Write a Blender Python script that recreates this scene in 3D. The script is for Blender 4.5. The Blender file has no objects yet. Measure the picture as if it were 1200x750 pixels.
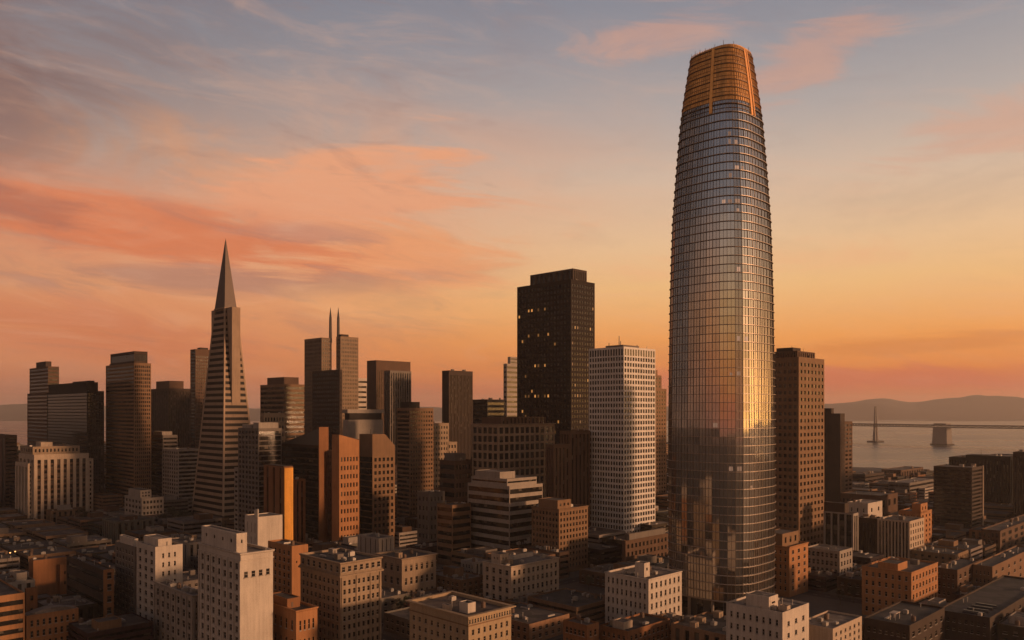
import bpy, bmesh, math, random
from mathutils import Vector, Matrix
SC = bpy.context.scene
COL = SC.collection
R = math.radians

# ------------------------------------------------------------------ camera, sky, sun, exposure
F = 950.0            # focal length in photo pixels (photo is 1200 wide)
H0 = 115.0           # camera height
HY = 482.0           # horizon row in the photo
cam = bpy.data.cameras.new('camera'); co = bpy.data.objects.new('camera', cam); COL.objects.link(co)
co.location = (0, 0, H0); co.rotation_euler = (R(90), 0, 0)
cam.sensor_width = 36; cam.lens = 36 * F / 1200; cam.shift_y = (HY - 375) / 1200
cam.clip_start = 1; cam.clip_end = 60000
SC.camera = co
SUN_AZ, SUN_EL = 107.3, 9.0
vs = SC.view_settings
vs.view_transform = 'Standard'; vs.look = 'None'; vs.gamma = 1; vs.exposure = 0; vs.use_curve_mapping = False
cy = SC.cycles
cy.use_denoising = True; cy.max_bounces = 5; cy.diffuse_bounces = 3; cy.glossy_bounces = 3; cy.volume_bounces = 0
cy.transmission_bounces = 2; cy.sample_clamp_indirect = 6

def lin(r, g, b):
    f = lambda c: ((c / 255 + 0.055) / 1.055) ** 2.4 if c > 10 else c / 255 / 12.92
    return (f(r), f(g), f(b), 1)

class X:
    """a socket with arithmetic, to write node expressions as formulas"""
    t = None
    def __init__(s, sock): s.s = sock
    @staticmethod
    def m(op, *a, clamp=False):
        n = X.t.nodes.new('ShaderNodeMath'); n.operation = op; n.use_clamp = clamp
        for i, v in enumerate(a):
            if isinstance(v, X): X.t.links.new(v.s, n.inputs[i])
            else: n.inputs[i].default_value = v
        return X(n.outputs[0])
    def __add__(s, o): return X.m('ADD', s, o)
    def __sub__(s, o): return X.m('SUBTRACT', s, o)
    def __rsub__(s, o): return X.m('SUBTRACT', o, s)
    def __mul__(s, o): return X.m('MULTIPLY', s, o)
    def __truediv__(s, o): return X.m('DIVIDE', s, o)
    __radd__ = __add__; __rmul__ = __mul__
def sstep(x, a, b):
    n = X.t.nodes.new('ShaderNodeMapRange'); n.interpolation_type = 'SMOOTHSTEP'
    X.t.links.new(x.s, n.inputs[0]); n.inputs[1].default_value = a; n.inputs[2].default_value = b
    return X(n.outputs[0])
def mixc(f, a, b, mode='MIX'):
    n = X.t.nodes.new('ShaderNodeMix'); n.data_type = 'RGBA'; n.blend_type = mode
    for k, v in ((0, f), (6, a), (7, b)):
        if isinstance(v, X): X.t.links.new(v.s, n.inputs[k])
        else: n.inputs[k].default_value = v
    return X(n.outputs[2])
def ramp(x, stops, interp='LINEAR'):
    n = X.t.nodes.new('ShaderNodeValToRGB'); e = n.color_ramp.elements; n.color_ramp.interpolation = interp
    while len(e) < len(stops): e.new(0.5)
    for k, (p, c) in zip(e, stops): k.position = p; k.color = c
    X.t.links.new(x.s, n.inputs[0])
    return X(n.outputs[0])
def noise(v, scale, detail=4, rough=0.55, dist=0.0):
    n = X.t.nodes.new('ShaderNodeTexNoise'); X.t.links.new(v.s, n.inputs['Vector'])
    n.inputs['Scale'].default_value = scale; n.inputs['Detail'].default_value = detail
    n.inputs['Roughness'].default_value = rough; n.inputs['Distortion'].default_value = dist
    return X(n.outputs[0])
def comb(x, y, z):
    n = X.t.nodes.new('ShaderNodeCombineXYZ')
    for i, v in enumerate((x, y, z)):
        if isinstance(v, X): X.t.links.new(v.s, n.inputs[i])
        else: n.inputs[i].default_value = v
    return X(n.outputs[0])

W = bpy.data.worlds.new('World'); SC.world = W; W.use_nodes = True
def build_sky():
    nt = W.node_tree; X.t = nt
    bg = nt.nodes['Background']
    tc = nt.nodes.new('ShaderNodeTexCoord'); sp = nt.nodes.new('ShaderNodeSeparateXYZ')
    nt.links.new(tc.outputs['Generated'], sp.inputs[0])
    x, y, z = (X(sp.outputs[i]) for i in range(3))
    D = 180 / math.pi
    az = X.m('ARCTAN2', x, y) * D                       # 0 straight ahead, + to the right
    el = X.m('ARCSINE', z) * D
    elp = X.m('MAXIMUM', el, 0.0)
    e = X.m('POWER', elp / 90.0, 0.5)                   # ramp coordinate
    P = lambda d: (d / 90.0) ** 0.5
    right = ramp(e, [(P(0), lin(196, 112, 84)), (P(1.6), lin(214, 116, 74)), (P(2.6), lin(230, 132, 66)), (P(5), lin(244, 160, 84)),
                     (P(8.5), lin(242, 188, 126)), (P(11.5), lin(234, 192, 148)), (P(15.5), lin(214, 186, 162)), (P(19.5), lin(180, 168, 162)),
                     (P(24), lin(150, 148, 154)), (P(28.5), lin(130, 132, 144)), (P(40), lin(66, 63, 72)), (1, lin(30, 30, 40))])
    left = ramp(e, [(P(0), lin(168, 106, 88)), (P(1.5), lin(192, 116, 86)), (P(4), lin(216, 130, 82)), (P(7), lin(224, 150, 96)),
                    (P(10), lin(220, 160, 118)), (P(14), lin(194, 158, 136)), (P(18), lin(162, 146, 140)), (P(23), lin(138, 136, 142)),
                    (P(28), lin(122, 124, 136)), (P(42), lin(58, 56, 66)), (1, lin(30, 30, 40))])
    back = ramp(e, [(P(0), lin(84, 68, 64)), (P(6), lin(98, 82, 76)), (P(14), lin(94, 83, 80)), (P(24), lin(80, 74, 75)), (P(34), lin(36, 35, 39)), (1, lin(28, 28, 36))])
    # distance in azimuth from the sun
    daz = X.m('ABSOLUTE', X.m('WRAP', az - SUN_AZ, 180.0, -180.0))
    base = mixc(sstep(daz, 96, 138), right, left)
    base = mixc(sstep(daz, 140, 160), base, back)
    base = mixc(sstep(az, 128, 170), base, back)
    # unseen horizon glow, off the sun's bearing, added for the tower's gold reflection
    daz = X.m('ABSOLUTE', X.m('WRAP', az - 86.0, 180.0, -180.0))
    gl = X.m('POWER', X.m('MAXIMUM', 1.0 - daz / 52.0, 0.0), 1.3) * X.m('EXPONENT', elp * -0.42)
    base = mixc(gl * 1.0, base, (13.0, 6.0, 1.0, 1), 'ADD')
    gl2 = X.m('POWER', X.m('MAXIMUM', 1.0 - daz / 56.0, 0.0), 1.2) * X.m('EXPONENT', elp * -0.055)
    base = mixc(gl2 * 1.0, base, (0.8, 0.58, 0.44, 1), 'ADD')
    # clouds: streaks sheared in azimuth/elevation
    v1 = comb(az * 0.055, el * 0.16 + az * 0.012, 3.1)
    n1 = noise(v1, 1.0, 7, 0.62, 0.9)
    v2 = comb(az * 0.075, el * 0.42 + az * 0.04, 8.7)
    n2 = noise(v2, 1.0, 7, 0.64, 0.9)
    def blob(a0, e0, ra, re, tilt=0.0):
        da = az - a0; de = el - e0 - da * tilt
        r2 = X.m('POWER', da / ra, 2.0) + X.m('POWER', de / re, 2.0)
        return X.m('EXPONENT', r2 * -1.0)
    def cloud(c, mask, lo, hi, n, amt, col, mode='MIX'):
        return mixc(sstep(n + mask * 0.42, lo + 0.25, hi + 0.13) * amt * X.m('MINIMUM', mask * 2.2, 1.0), c, col, mode)
    c = base
    def soft(c, mask, n, amt, col):      # an even veil, thinned by the noise
        return mixc(mask * sstep(n, 0.22, 0.62) * amt, c, col)
    # mauve-grey bank, upper left
    c = soft(c, blob(-34, 22, 13, 11, 0.1), n1, 1.0, lin(126, 96, 90))
    c = cloud(c, blob(-33, 17, 13, 6, 0.1), 0.40, 0.80, n1, 0.6, lin(120, 94, 90))
    c = cloud(c, blob(-24, 16.5, 9, 4, 0.1), 0.42, 0.8, n1, 0.85, lin(196, 146, 116))
    # peach field left of centre
    c = soft(c, blob(-15, 13.2, 17, 5.4, 0.14), n1, 0.95, lin(234, 164, 122))
    c = soft(c, blob(-26, 6.0, 16, 3.6, -0.05), n1, 0.7, lin(220, 136, 92))
    c = cloud(c, blob(-11, 15.2, 12, 3.4, 0.12), 0.40, 0.72, n2, 1.0, lin(232, 162, 122))
    c = cloud(c, blob(-9, 10.5, 12, 3.2, 0.06), 0.42, 0.76, n2, 0.9, lin(238, 160, 108))
    # burning streak at the left
    c = soft(c, blob(-26, 11.6, 15, 2.6, -0.07), n2, 1.0, lin(222, 128, 84))
    c = cloud(c, blob(-24, 11.3, 15, 2.2, -0.07), 0.40, 0.72, n2, 0.8, lin(216, 120, 76))
    c = cloud(c, blob(-33, 12.6, 7, 1.5, -0.1), 0.42, 0.74, n1, 0.5, lin(166, 98, 78))
    c = cloud(c, blob(-21, 8.6, 16, 1.7, 0.03), 0.44, 0.8, n2, 0.9, lin(184, 128, 104))
    c = cloud(c, blob(-14, 12.0, 6, 0.9, 0.0), 0.42, 0.8, n2, 0.7, lin(196, 136, 112))
    c = cloud(c, blob(-6, 7.4, 12, 1.8, -0.04), 0.42, 0.8, n2, 0.4, lin(246, 176, 110))
    c = cloud(c, blob(-26, 4.8, 13, 2.2, -0.12), 0.40, 0.8, n2, 0.7, lin(206, 116, 78))
    # thin pink wisps over the tower and to the right
    c = cloud(c, blob(11, 24.8, 8, 1.8, 0.14), 0.44, 0.84, n2, 0.55, lin(210, 156, 134))
    c = cloud(c, blob(20.5, 22.2, 6.5, 3.2, 0.4), 0.44, 0.82, n2, 0.55, lin(208, 154, 132))
    c = cloud(c, blob(31, 16.6, 9, 2.6, 0.08), 0.46, 0.86, n2, 0.45, lin(214, 156, 130))
    c = cloud(c, blob(22, 2.1, 18, 1.1, 0.0), 0.38, 0.78, n2, 0.7, lin(208, 104, 80))
    c = cloud(c, blob(24, 4.2, 14, 0.9, 0.02), 0.42, 0.8, n2, 0.6, lin(216, 128, 66))
    c = cloud(c, blob(14, 10, 16, 2.0, 0.03), 0.46, 0.9, n2, 0.45, lin(242, 172, 124))
    # general soft streaks everywhere
    n3 = noise(comb(az * 0.14, el * 0.62 + az * 0.05, 21.3), 1.0, 7, 0.66, 1.1)
    leftside = sstep(az * -1.0, -8, 14)
    c = mixc(sstep(n2, 0.48, 0.74) * (leftside * 0.06 + 0.14), c, lin(236, 176, 138), 'MIX')
    c = mixc(sstep(n3, 0.5, 0.72) * (leftside * 0.09 + 0.06), c, lin(232, 180, 148), 'MIX')
    c = mixc(sstep(n3 * -1.0, -0.5, -0.28) * (leftside * 0.2 + 0.07), c, lin(150, 116, 108), 'MIX')
    c = mixc(sstep(n1, 0.5, 0.76) * (leftside * 0.16 + 0.12), c, lin(128, 102, 100), 'MIX')
    sky = nt.nodes.new('ShaderNodeTexSky'); sky.sky_type = 'NISHITA'; sky.sun_disc = False
    sky.sun_elevation = R(SUN_EL); sky.sun_rotation = R(SUN_AZ); sky.dust_density = 4; sky.altitude = 100
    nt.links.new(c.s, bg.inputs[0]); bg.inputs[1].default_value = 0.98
    bg2 = nt.nodes.new('ShaderNodeBackground'); nt.links.new(sky.outputs[0], bg2.inputs[0]); bg2.inputs[1].default_value = 0.006
    ad = nt.nodes.new('ShaderNodeAddShader'); nt.links.new(bg.outputs[0], ad.inputs[0]); nt.links.new(bg2.outputs[0], ad.inputs[1])
    nt.links.new(ad.outputs[0], nt.nodes['World Output'].inputs[0])
build_sky()

sd = bpy.data.lights.new('sun', 'SUN'); so = bpy.data.objects.new('sun', sd); COL.objects.link(so)
sd.energy = 3.9; sd.angle = R(5); sd.color = (1.0, 0.53, 0.27)
sv = Vector((math.cos(R(SUN_EL)) * math.sin(R(SUN_AZ)), math.cos(R(SUN_EL)) * math.cos(R(SUN_AZ)), math.sin(R(SUN_EL))))
so.rotation_euler = sv.to_track_quat('Z', 'Y').to_euler(); so.location = (600, 0, 600)

# ------------------------------------------------------------------ materials
MATS = {}
def new_mat(name):
    m = bpy.data.materials.new(name); m.use_nodes = True; X.t = m.node_tree
    return m, m.node_tree.nodes['Principled BSDF']
def setin(b, k, v):
    if isinstance(v, X): X.t.links.new(v.s, b.inputs[k])
    else: b.inputs[k].default_value = v
def ocoord():
    n = X.t.nodes.new('ShaderNodeTexCoord'); return X(n.outputs['Object'])
def sep(v):
    n = X.t.nodes.new('ShaderNodeSeparateXYZ'); X.t.links.new(v.s, n.inputs[0]); return [X(n.outputs[i]) for i in range(3)]
def orand():
    n = X.t.nodes.new('ShaderNodeObjectInfo'); return X(n.outputs['Random'])
def bump(h, strength, dist):
    n = X.t.nodes.new('ShaderNodeBump'); n.inputs['Strength'].default_value = strength; n.inputs['Distance'].default_value = dist
    X.t.links.new(h.s, n.inputs['Height']); return X(n.outputs[0])
def wall(r, g, b, rough=0.85, var=0.4):
    """masonry: mottled, with rain streaks and soot"""
    k = ('w', r, g, b, rough)
    if k in MATS: return MATS[k]
    m, p = new_mat('masonry')
    o = ocoord(); x, y, z = sep(o)
    n1 = noise(o, 0.09, 5, 0.6); n2 = noise(comb(x * 0.9, y * 0.9, z * 0.05), 1.0, 4, 0.6); n3 = noise(o, 1.7, 3, 0.6)
    f = (n1 - 0.5) * (var * 1.6) + (n2 - 0.5) * (var * 1.7) + (n3 - 0.5) * var + 1.0
    c = mixc(1.0, (r, g, b, 1), comb(f, f * 0.985 + 0.0, f * 0.965), 'MULTIPLY')
    setin(p, 'Base Color', c); setin(p, 'Roughness', rough); setin(p, 'Specular IOR Level', 0.25)
    setin(p, 'Normal', bump(n3, 0.35, 0.05))
    MATS[k] = m; return m
def glass(r=0.014, g=0.012, b=0.011, rough=0.1, blinds=0.24, name='window_glass'):
    """a dark office pane behind which some blinds are drawn; each pane (object) draws its own random number"""
    k = ('g', r, g, b, rough, blinds)
    if k in MATS: return MATS[k]
    m, p = new_mat(name)
    o = ocoord(); x, y, z = sep(o)
    wn = X.t.nodes.new('ShaderNodeTexWhiteNoise')
    X.t.links.new(comb(X.m('FLOOR', x / 3.1 + 0.5), X.m('FLOOR', y / 3.1 + 0.5), X.m('FLOOR', z / 3.7 + 0.5)).s, wn.inputs['Vector'])
    rn = X.m('FRACT', orand() + X(wn.outputs[0]))
    pick = X.m('LESS_THAN', rn, blinds)
    drop = X.m('FRACT', rn * 37.0) - 0.5                # blind's lower edge on a unit pane
    bl = pick * X.m('GREATER_THAN', z, drop)
    tone = X.m('FRACT', rn * 91.0) * 0.08 + 0.025
    dark = X.m('FRACT', rn * 53.0) * 0.7 + 0.6
    c = mixc(bl, mixc(1.0, (r, g, b, 1), comb(dark, dark, dark), 'MULTIPLY'), comb(tone * 1.1, tone * 0.9, tone * 0.7))
    setin(p, 'Base Color', c); setin(p, 'Roughness', rough); setin(p, 'IOR', 1.5)
    MATS[k] = m; return m
def band_glass(r=0.02, g=0.018, b=0.018, rough=0.1, pitch=1.6, frame=0.07, patch=0.05):
    """ribbon glazing: metre-spaced mullions and panes of slightly different tone"""
    k = ('b', r, g, b, rough, pitch, frame, patch)
    if k in MATS: return MATS[k]
    m, p = new_mat('ribbon_glass')
    x, y, z = sep(ocoord())
    u = x / pitch; fr = X.m('FRACT', u); cell = X.m('FLOOR', u)
    n = X.t.nodes.new('ShaderNodeTexWhiteNoise'); n.noise_dimensions = '2D'
    X.t.links.new(comb(cell, X.m('FLOOR', z / 3.6), 0.0).s, n.inputs['Vector']); wn = X(n.outputs[0])
    mul = X.m('LESS_THAN', fr, 0.09)
    d = wn * 1.1 + 0.45
    c = mixc(1.0, (r, g, b, 1), comb(d, d, d), 'MULTIPLY')
    c = mixc(X.m('GREATER_THAN', wn, 0.8), c, (patch, patch * .8, patch * .6, 1))
    c = mixc(mul, c, (frame, frame * 0.9, frame * 0.8, 1))
    setin(p, 'Base Color', c); setin(p, 'Roughness', mul * 0.4 + rough); setin(p, 'IOR', 1.5)
    MATS[k] = m; return m
def plain(name, r, g, b, rough=0.7, metal=0.0, var=0.25, scale=0.4):
    k = ('p', name)
    if k in MATS: return MATS[k]
    m, p = new_mat(name)
    n = noise(ocoord(), scale, 5, 0.6); f = (n - 0.5) * (2 * var) + 1.0
    setin(p, 'Base Color', mixc(1.0, (r, g, b, 1), comb(f, f, f), 'MULTIPLY')); setin(p, 'Roughness', rough); setin(p, 'Metallic', metal)
    MATS[k] = m; return m
def roof_mat(i):
    """gravel, tar or membrane roofs with patches, ponding stains and seams"""
    k = ('r', i)
    if k in MATS: return MATS[k]
    c0 = [(0.06, 0.05, 0.043), (0.03, 0.026, 0.024), (0.13, 0.107, 0.09), (0.075, 0.055, 0.043)][i]
    m, p = new_mat('flat_roofing')
    o = ocoord(); x, y, z = sep(o)
    n1 = noise(o, 0.16, 5, 0.65, 0.6); n2 = noise(o, 1.1, 4, 0.6)
    f = (n1 - 0.5) * 1.5 + (n2 - 0.5) * 0.5 + 1.0
    c = mixc(1.0, (*c0, 1), comb(f, f, f), 'MULTIPLY')
    c = mixc(sstep(n1, 0.56, 0.66) * 0.5, c, (c0[0] * 0.45, c0[1] * 0.45, c0[2] * 0.45, 1))
    vo = X.t.nodes.new('ShaderNodeTexVoronoi'); vo.distance = 'MANHATTAN'; vo.inputs['Scale'].default_value = 0.14; vo.inputs['Randomness'].default_value = 0.9
    X.t.links.new(o.s, vo.inputs['Vector']); vs_ = sep(X(vo.outputs['Color']))[0] * 1.5 + 0.35
    c = mixc(0.75, c, mixc(1.0, c, comb(vs_, vs_, vs_), 'MULTIPLY'))
    seam = X.m('LESS_THAN', X.m('FRACT', x / 2.4), 0.05)
    c = mixc(seam * 0.35, c, (0.03, 0.026, 0.024, 1))
    setin(p, 'Base Color', c); setin(p, 'Roughness', 0.9); setin(p, 'Normal', bump(n2, 0.4, 0.08))
    MATS[k] = m; return m
def lit_mat():
    if 'lit' in MATS: return MATS['lit']
    m, p = new_mat('lit_window')
    rn = orand(); f = X.m('POWER', rn, 1.6) * 0.75 + 0.14
    setin(p, 'Base Color', (0.05, 0.04, 0.03, 1)); setin(p, 'Emission Color', (1.0, 0.42, 0.1, 1)); setin(p, 'Emission Strength', f * 0.85)
    MATS['lit'] = m; return m

WHITE = (0.42, 0.365, 0.315); CREAM = (0.38, 0.3, 0.23); BEIGE = (0.25, 0.185, 0.13); TAN = (0.18, 0.108, 0.062)
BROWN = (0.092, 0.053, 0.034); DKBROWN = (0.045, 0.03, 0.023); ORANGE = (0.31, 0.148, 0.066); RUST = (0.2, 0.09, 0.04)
GREY = (0.14, 0.12, 0.105); DARK = (0.02, 0.016, 0.014); LGREY = (0.26, 0.225, 0.195)

# ------------------------------------------------------------------ mesh helpers
def link(name, me, m, parent=None):
    o = bpy.data.objects.new(name, me); COL.objects.link(o)
    if m is not None and not me.materials: me.materials.append(m)
    if parent is not None: o.parent = parent
    return o
def mesh(name, vs, fs):
    me = bpy.data.meshes.new(name); me.from_pydata(vs, [], fs); me.update(); return me
class MB:
    """collects welded quads"""
    def __init__(s): s.v = []; s.f = []; s.k = {}; s.mi = set()
    def p(s, x, y, z):
        k = (round(x, 3), round(y, 3), round(z, 3))
        if k not in s.k: s.k[k] = len(s.v); s.v.append((x, y, z))
        return s.k[k]
    def q(s, *pts):
        f = [s.p(*a) for a in pts]
        if len(set(f)) == len(f): s.f.append(f)
    def box(s, x0, x1, y0, y1, z0, z1):
        a = [(x0, y0), (x1, y0), (x1, y1), (x0, y1)]
        for i in range(4):
            (ax, ay), (bx, by) = a[i], a[(i + 1) % 4]
            s.q((ax, ay, z0), (bx, by, z0), (bx, by, z1), (ax, ay, z1))
        s.q(*[(x, y, z1) for x, y in a]); s.q(*[(x, y, z0) for x, y in reversed(a)])
    def loop(s, rings, cap0=True, cap1=True, closed=True):
        for A, B in zip(rings, rings[1:]):
            n = len(A)
            for i in range(n): s.q(A[i], A[(i + 1) % n], B[(i + 1) % n], B[i])
        if cap0: s.f.append([s.p(*a) for a in reversed(rings[0])])
        if cap1: s.f.append([s.p(*a) for a in rings[-1]])
    def tube(s, a, b, r0, r1=None, n=6):
        r1 = r0 if r1 is None else r1
        a, b = Vector(a), Vector(b); d = (b - a).normalized()
        u = d.orthogonal().normalized(); w = d.cross(u)
        rg = lambda c, r: [tuple(c + u * (r * math.cos(t * 2 * math.pi / n)) + w * (r * math.sin(t * 2 * math.pi / n))) for t in range(n)]
        s.loop([rg(a, r0), rg(b, r1)])
    def build(s, name, m, parent=None, m2=None):
        o = link(name, mesh(name, s.v, s.f), m, parent)
        if m2 is not None:
            o.data.materials.append(m2)
            for i in s.mi: o.data.polygons[i].material_index = 1
        return o
def box(name, m, parent, x0, x1, y0, y1, z0, z1):
    b = MB(); b.box(x0, x1, y0, y1, z0, z1); return b.build(name, m, parent)
def empty(name, loc, rz, label, cat, group=None):
    o = bpy.data.objects.new(name, None); COL.objects.link(o); o.location = loc; o.rotation_euler = (0, 0, rz)
    o.empty_display_size = 5; o['label'] = label; o['category'] = cat
    if group: o['group'] = group
    return o
def tag(o, label, cat, group=None):
    o['label'] = label; o['category'] = cat
    if group: o['group'] = group
    return o
def structure(o): o['kind'] = 'structure'; return o

PANE = None
def pane_mesh(m, sill=None):
    """unit pane, with a projecting sill and a sash bar on the near buildings"""
    key = ('pane', m.name, sill.name if sill else 0)
    if key in MATS: return MATS[key]
    b = MB(); b.box(-0.5, 0.5, 0, 0.08, -0.5, 0.5)
    n = len(b.f)
    if sill:
        b.box(-0.6, 0.6, -0.55, -0.001, -0.62, -0.5); b.box(-0.5, 0.5, -0.06, -0.001, -0.03, 0.03)
    me = mesh('window', b.v, b.f); me.materials.append(m); MATS[key] = me
    if sill:
        me.materials.append(sill)
        for f in me.polygons[n:]: f.material_index = 1
    return me

TH = R(45)
FOOT = []          # footprints along the street grid: (s0, s1, t0, t1)
BOXES = []         # what stands where in the view, for leaving out wholly hidden filler blocks
CA, SA = math.cos(TH), math.sin(TH)

def solve(px, D):
    xl, xc, xr = px
    Px = (xc - 600) / F * D
    kr, kl = (xr - 600) / F, (xl - 600) / F
    wa = (kr * D - Px) / (CA - kr * SA)
    wb = (kl * D - Px) / (-SA - kl * CA)
    return Px, wa, wb
def zof(y, D): return H0 + (HY - y) * D / F

# facade styles
def G(nc, nr, wf=0.5, hf=0.55, top=2.0, bot=4.0, side=1.0, d=0.4): return ('G', nc, nr, wf, hf, top, bot, side, d)
def B(nr, hf=0.5, top=2.0, bot=4.0, side=0.6, d=0.5): return ('G', 1, nr, 1.0, hf, top, bot, side, d)
def S(nc, wf=0.5, top=4.0, bot=4.0, side=1.0, d=0.6): return ('G', nc, 1, wf, 1.0, top, bot, side, d)

class Bld:
    def __init__(s, name, label, cat='building', group=None, seed=None):
        s.n, s.l, s.c, s.g = name, label, cat, group; s.root = None; s.panes = []; s.rng = random.Random(name + label)
        s.zt = 0; s.inline = False
    def block(s, px, y, D, m, R_=None, L_=None, zb=0.0, par=0.9, roof=0, name='wall', glassm=None, cop=None, cornice=0.0, lit=(), foot=True, ztop=None, ribbon=None, dims=None):
        if dims: Px, wa, wb = (px[1] - 600) / F * D, *dims
        else: Px, wa, wb = solve(px, D)
        zt = ztop if ztop is not None else zof(y, D)
        if s.root is None:
            s.root = empty(s.n, (Px, D, 0), TH, s.l, s.c, s.g); s.o = Vector((Px, D))
            x0, y0 = 0.0, 0.0
        else:
            d = Vector((Px, D)) - s.o
            x0, y0 = d.x * CA + d.y * SA, -d.x * SA + d.y * CA
        if foot:
            ss, tt = s.o.x * CA + s.o.y * SA + x0, -s.o.x * SA + s.o.y * CA + y0
            FOOT.append((ss, ss + wa, tt, tt + wb, s.n + ': ' + s.l, zb))
            BOXES.append((px[0], px[2], HY - (zt - H0) * F / D, HY + H0 * F / D, D))
        s.last = (x0, x0 + wa, y0, y0 + wb, zt)
        s.prism(x0, x0 + wa, y0, y0 + wb, zb, zt, m, R_, L_, par, roof, name, glassm, cornice, lit, ribbon)
        return s
    def sub(s, fx0, fx1, fy0, fy1, dz, m, R_=None, L_=None, par=0.4, roof=0, name='penthouse', zb=None, cornice=0.0, glassm=None, of=None):
        """a block on the roof of the last block, in fractions of its plan"""
        x0, x1, y0, y1, zt = of or s.last
        s.prism(x0 + (x1 - x0) * fx0, x0 + (x1 - x0) * fx1, y0 + (y1 - y0) * fy0, y0 + (y1 - y0) * fy1,
                (zt - 1.2) if zb is None else zb, zt + dz, m, R_, L_, par, roof, name, glassm, cornice, ())
        return s
    def prism(s, x0, x1, y0, y1, zb, zt, m, R_, L_, par, roof, name, glassm, cornice, lit, ribbon=None):
        mat = wall(*m) if isinstance(m, tuple) else m
        b = MB(); wa, wb = x1 - x0, y1 - y0
        for O, U, w, st, face in (((x0, y0), (1, 0), wa, R_, 'R'), ((x1, y0), (0, 1), wb, L_ if L_ and L_[1] == 1 else None, 'E'),
                                  ((x1, y1), (-1, 0), wa, R_ if R_ and R_[1] == 1 else None, 'N'), ((x0, y1), (0, -1), wb, L_, 'L')):
            N = (U[1], -U[0])
            cols, rows, dpt = [], [], 0.4
            if st:
                _, nc, nr, wf, hf, top, bot, side, dpt = st
                pw = (w - 2 * side) / nc; ph = (zt - zb - top - bot) / nr
                cols = [(side + pw * (i + 0.5 - wf / 2), side + pw * (i + 0.5 + wf / 2)) for i in range(nc)]
                rows = [(zb + bot + ph * (j + 0.5 - hf / 2), zb + bot + ph * (j + 0.5 + hf / 2)) for j in range(nr)]
            us = [0.0] + [u for c in cols for u in c] + [w]; vz = [zb] + [v for r_ in rows for v in r_] + [zt]
            P = lambda u, z, d=0.0: (O[0] + U[0] * u - N[0] * d, O[1] + U[1] * u - N[1] * d, z)
            for i in range(len(us) - 1):
                for j in range(len(vz) - 1):
                    u0, u1, v0, v1 = us[i], us[i + 1], vz[j], vz[j + 1]
                    if i % 2 and j % 2:
                        for (a, c), (a2, c2) in (((u0, v0), (u1, v0)), ((u1, v0), (u1, v1)), ((u1, v1), (u0, v1)), ((u0, v1), (u0, v0))):
                            b.q(P(a, c), P(a2, c2), P(a2, c2, dpt), P(a, c, dpt))
                        if s.inline:
                            b.q(P(u0, v0, dpt), P(u1, v0, dpt), P(u1, v1, dpt), P(u0, v1, dpt)); b.mi.add(len(b.f) - 1); continue
                        s.panes.append((v1 * 1 + (0.5 if face == 'R' else 0), face, P((u0 + u1) / 2, (v0 + v1) / 2, dpt - 0.02), U, u1 - u0, v1 - v0,
                                        glassm, (face, len(rows) - 1 - j // 2, i // 2) in lit, len(cols) == 1 or len(rows) == 1))
                    else: b.q(P(u0, v0), P(u1, v0), P(u1, v1), P(u0, v1))
        t = 0.35; zr = zt - par
        o4 = [(x0, y0), (x1, y0), (x1, y1), (x0, y1)]; i4 = [(x0 + t, y0 + t), (x1 - t, y0 + t), (x1 - t, y1 - t), (x0 + t, y1 - t)]
        for k in range(4):
            k2 = (k + 1) % 4
            b.q((*o4[k], zt), (*o4[k2], zt), (*i4[k2], zt), (*i4[k], zt))
            b.q((*i4[k], zt), (*i4[k2], zt), (*i4[k2], zr - 0.2), (*i4[k], zr - 0.2))
        b.build(name, mat, s.root, (band_glass() if (R_ and R_[1] == 1) else glass()) if b.mi else None)
        box('roof', roof_mat(roof), s.root, x0 + t + 0.003, x1 - t - 0.003, y0 + t + 0.003, y1 - t - 0.003, zr - 0.25, zr)
        if cornice:
            c = MB(); e = cornice; z0, z1 = zt - 0.9, zt + 0.12
            r4 = lambda q: [(x0 - q, y0 - q), (x1 + q, y0 - q), (x1 + q, y1 + q), (x0 - q, y1 + q)]
            c.loop([[(*a, z0) for a in r4(0.003)], [(*a, z0 + 0.4) for a in r4(e * 0.6)], [(*a, z0 + 0.5) for a in r4(e)], [(*a, z1) for a in r4(e)],
                    [(*a, z1) for a in r4(-0.4)], [(*a, z0) for a in r4(-0.4)]], False, False)
            A, Z = [(*a, z0) for a in r4(-0.4)], [(*a, z0) for a in r4(0.003)]
            for k in range(4): c.q(A[k], A[(k + 1) % 4], Z[(k + 1) % 4], Z[k])
            c.build('cornice', mat, s.root)
    def pilasters(s, face, n, m, w=0.7, e=0.35, z0=0.0, dz=1.0):
        x0, x1, y0, y1, zt = s.last
        for i in range(n + 1):
            f = i / n
            if face == 'R': u = x0 + w / 2 + (x1 - x0 - w) * f; box('pilaster', wall(*m), s.root, u - w / 2, u + w / 2, y0 - e, y0 - .003, z0, zt - dz)
            else: u = y0 + w / 2 + (y1 - y0 - w) * f; box('pilaster', wall(*m), s.root, x0 - e, x0 - .003, u - w / 2, u + w / 2, z0, zt - dz)
        return s
    def belt(s, z, h=0.5, e=0.3, m=None):
        x0, x1, y0, y1, zt = s.last; c = MB()
        r4 = lambda q: [(x0 - q, y0 - q), (x1 + q, y0 - q), (x1 + q, y1 + q), (x0 - q, y1 + q)]
        rings = [[(*a, z) for a in r4(0.003)], [(*a, z) for a in r4(e)], [(*a, z + h) for a in r4(e)], [(*a, z + h) for a in r4(0.003)]]
        c.loop(rings, False, False); c.build('belt_course', wall(*m), s.root); return s
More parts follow.
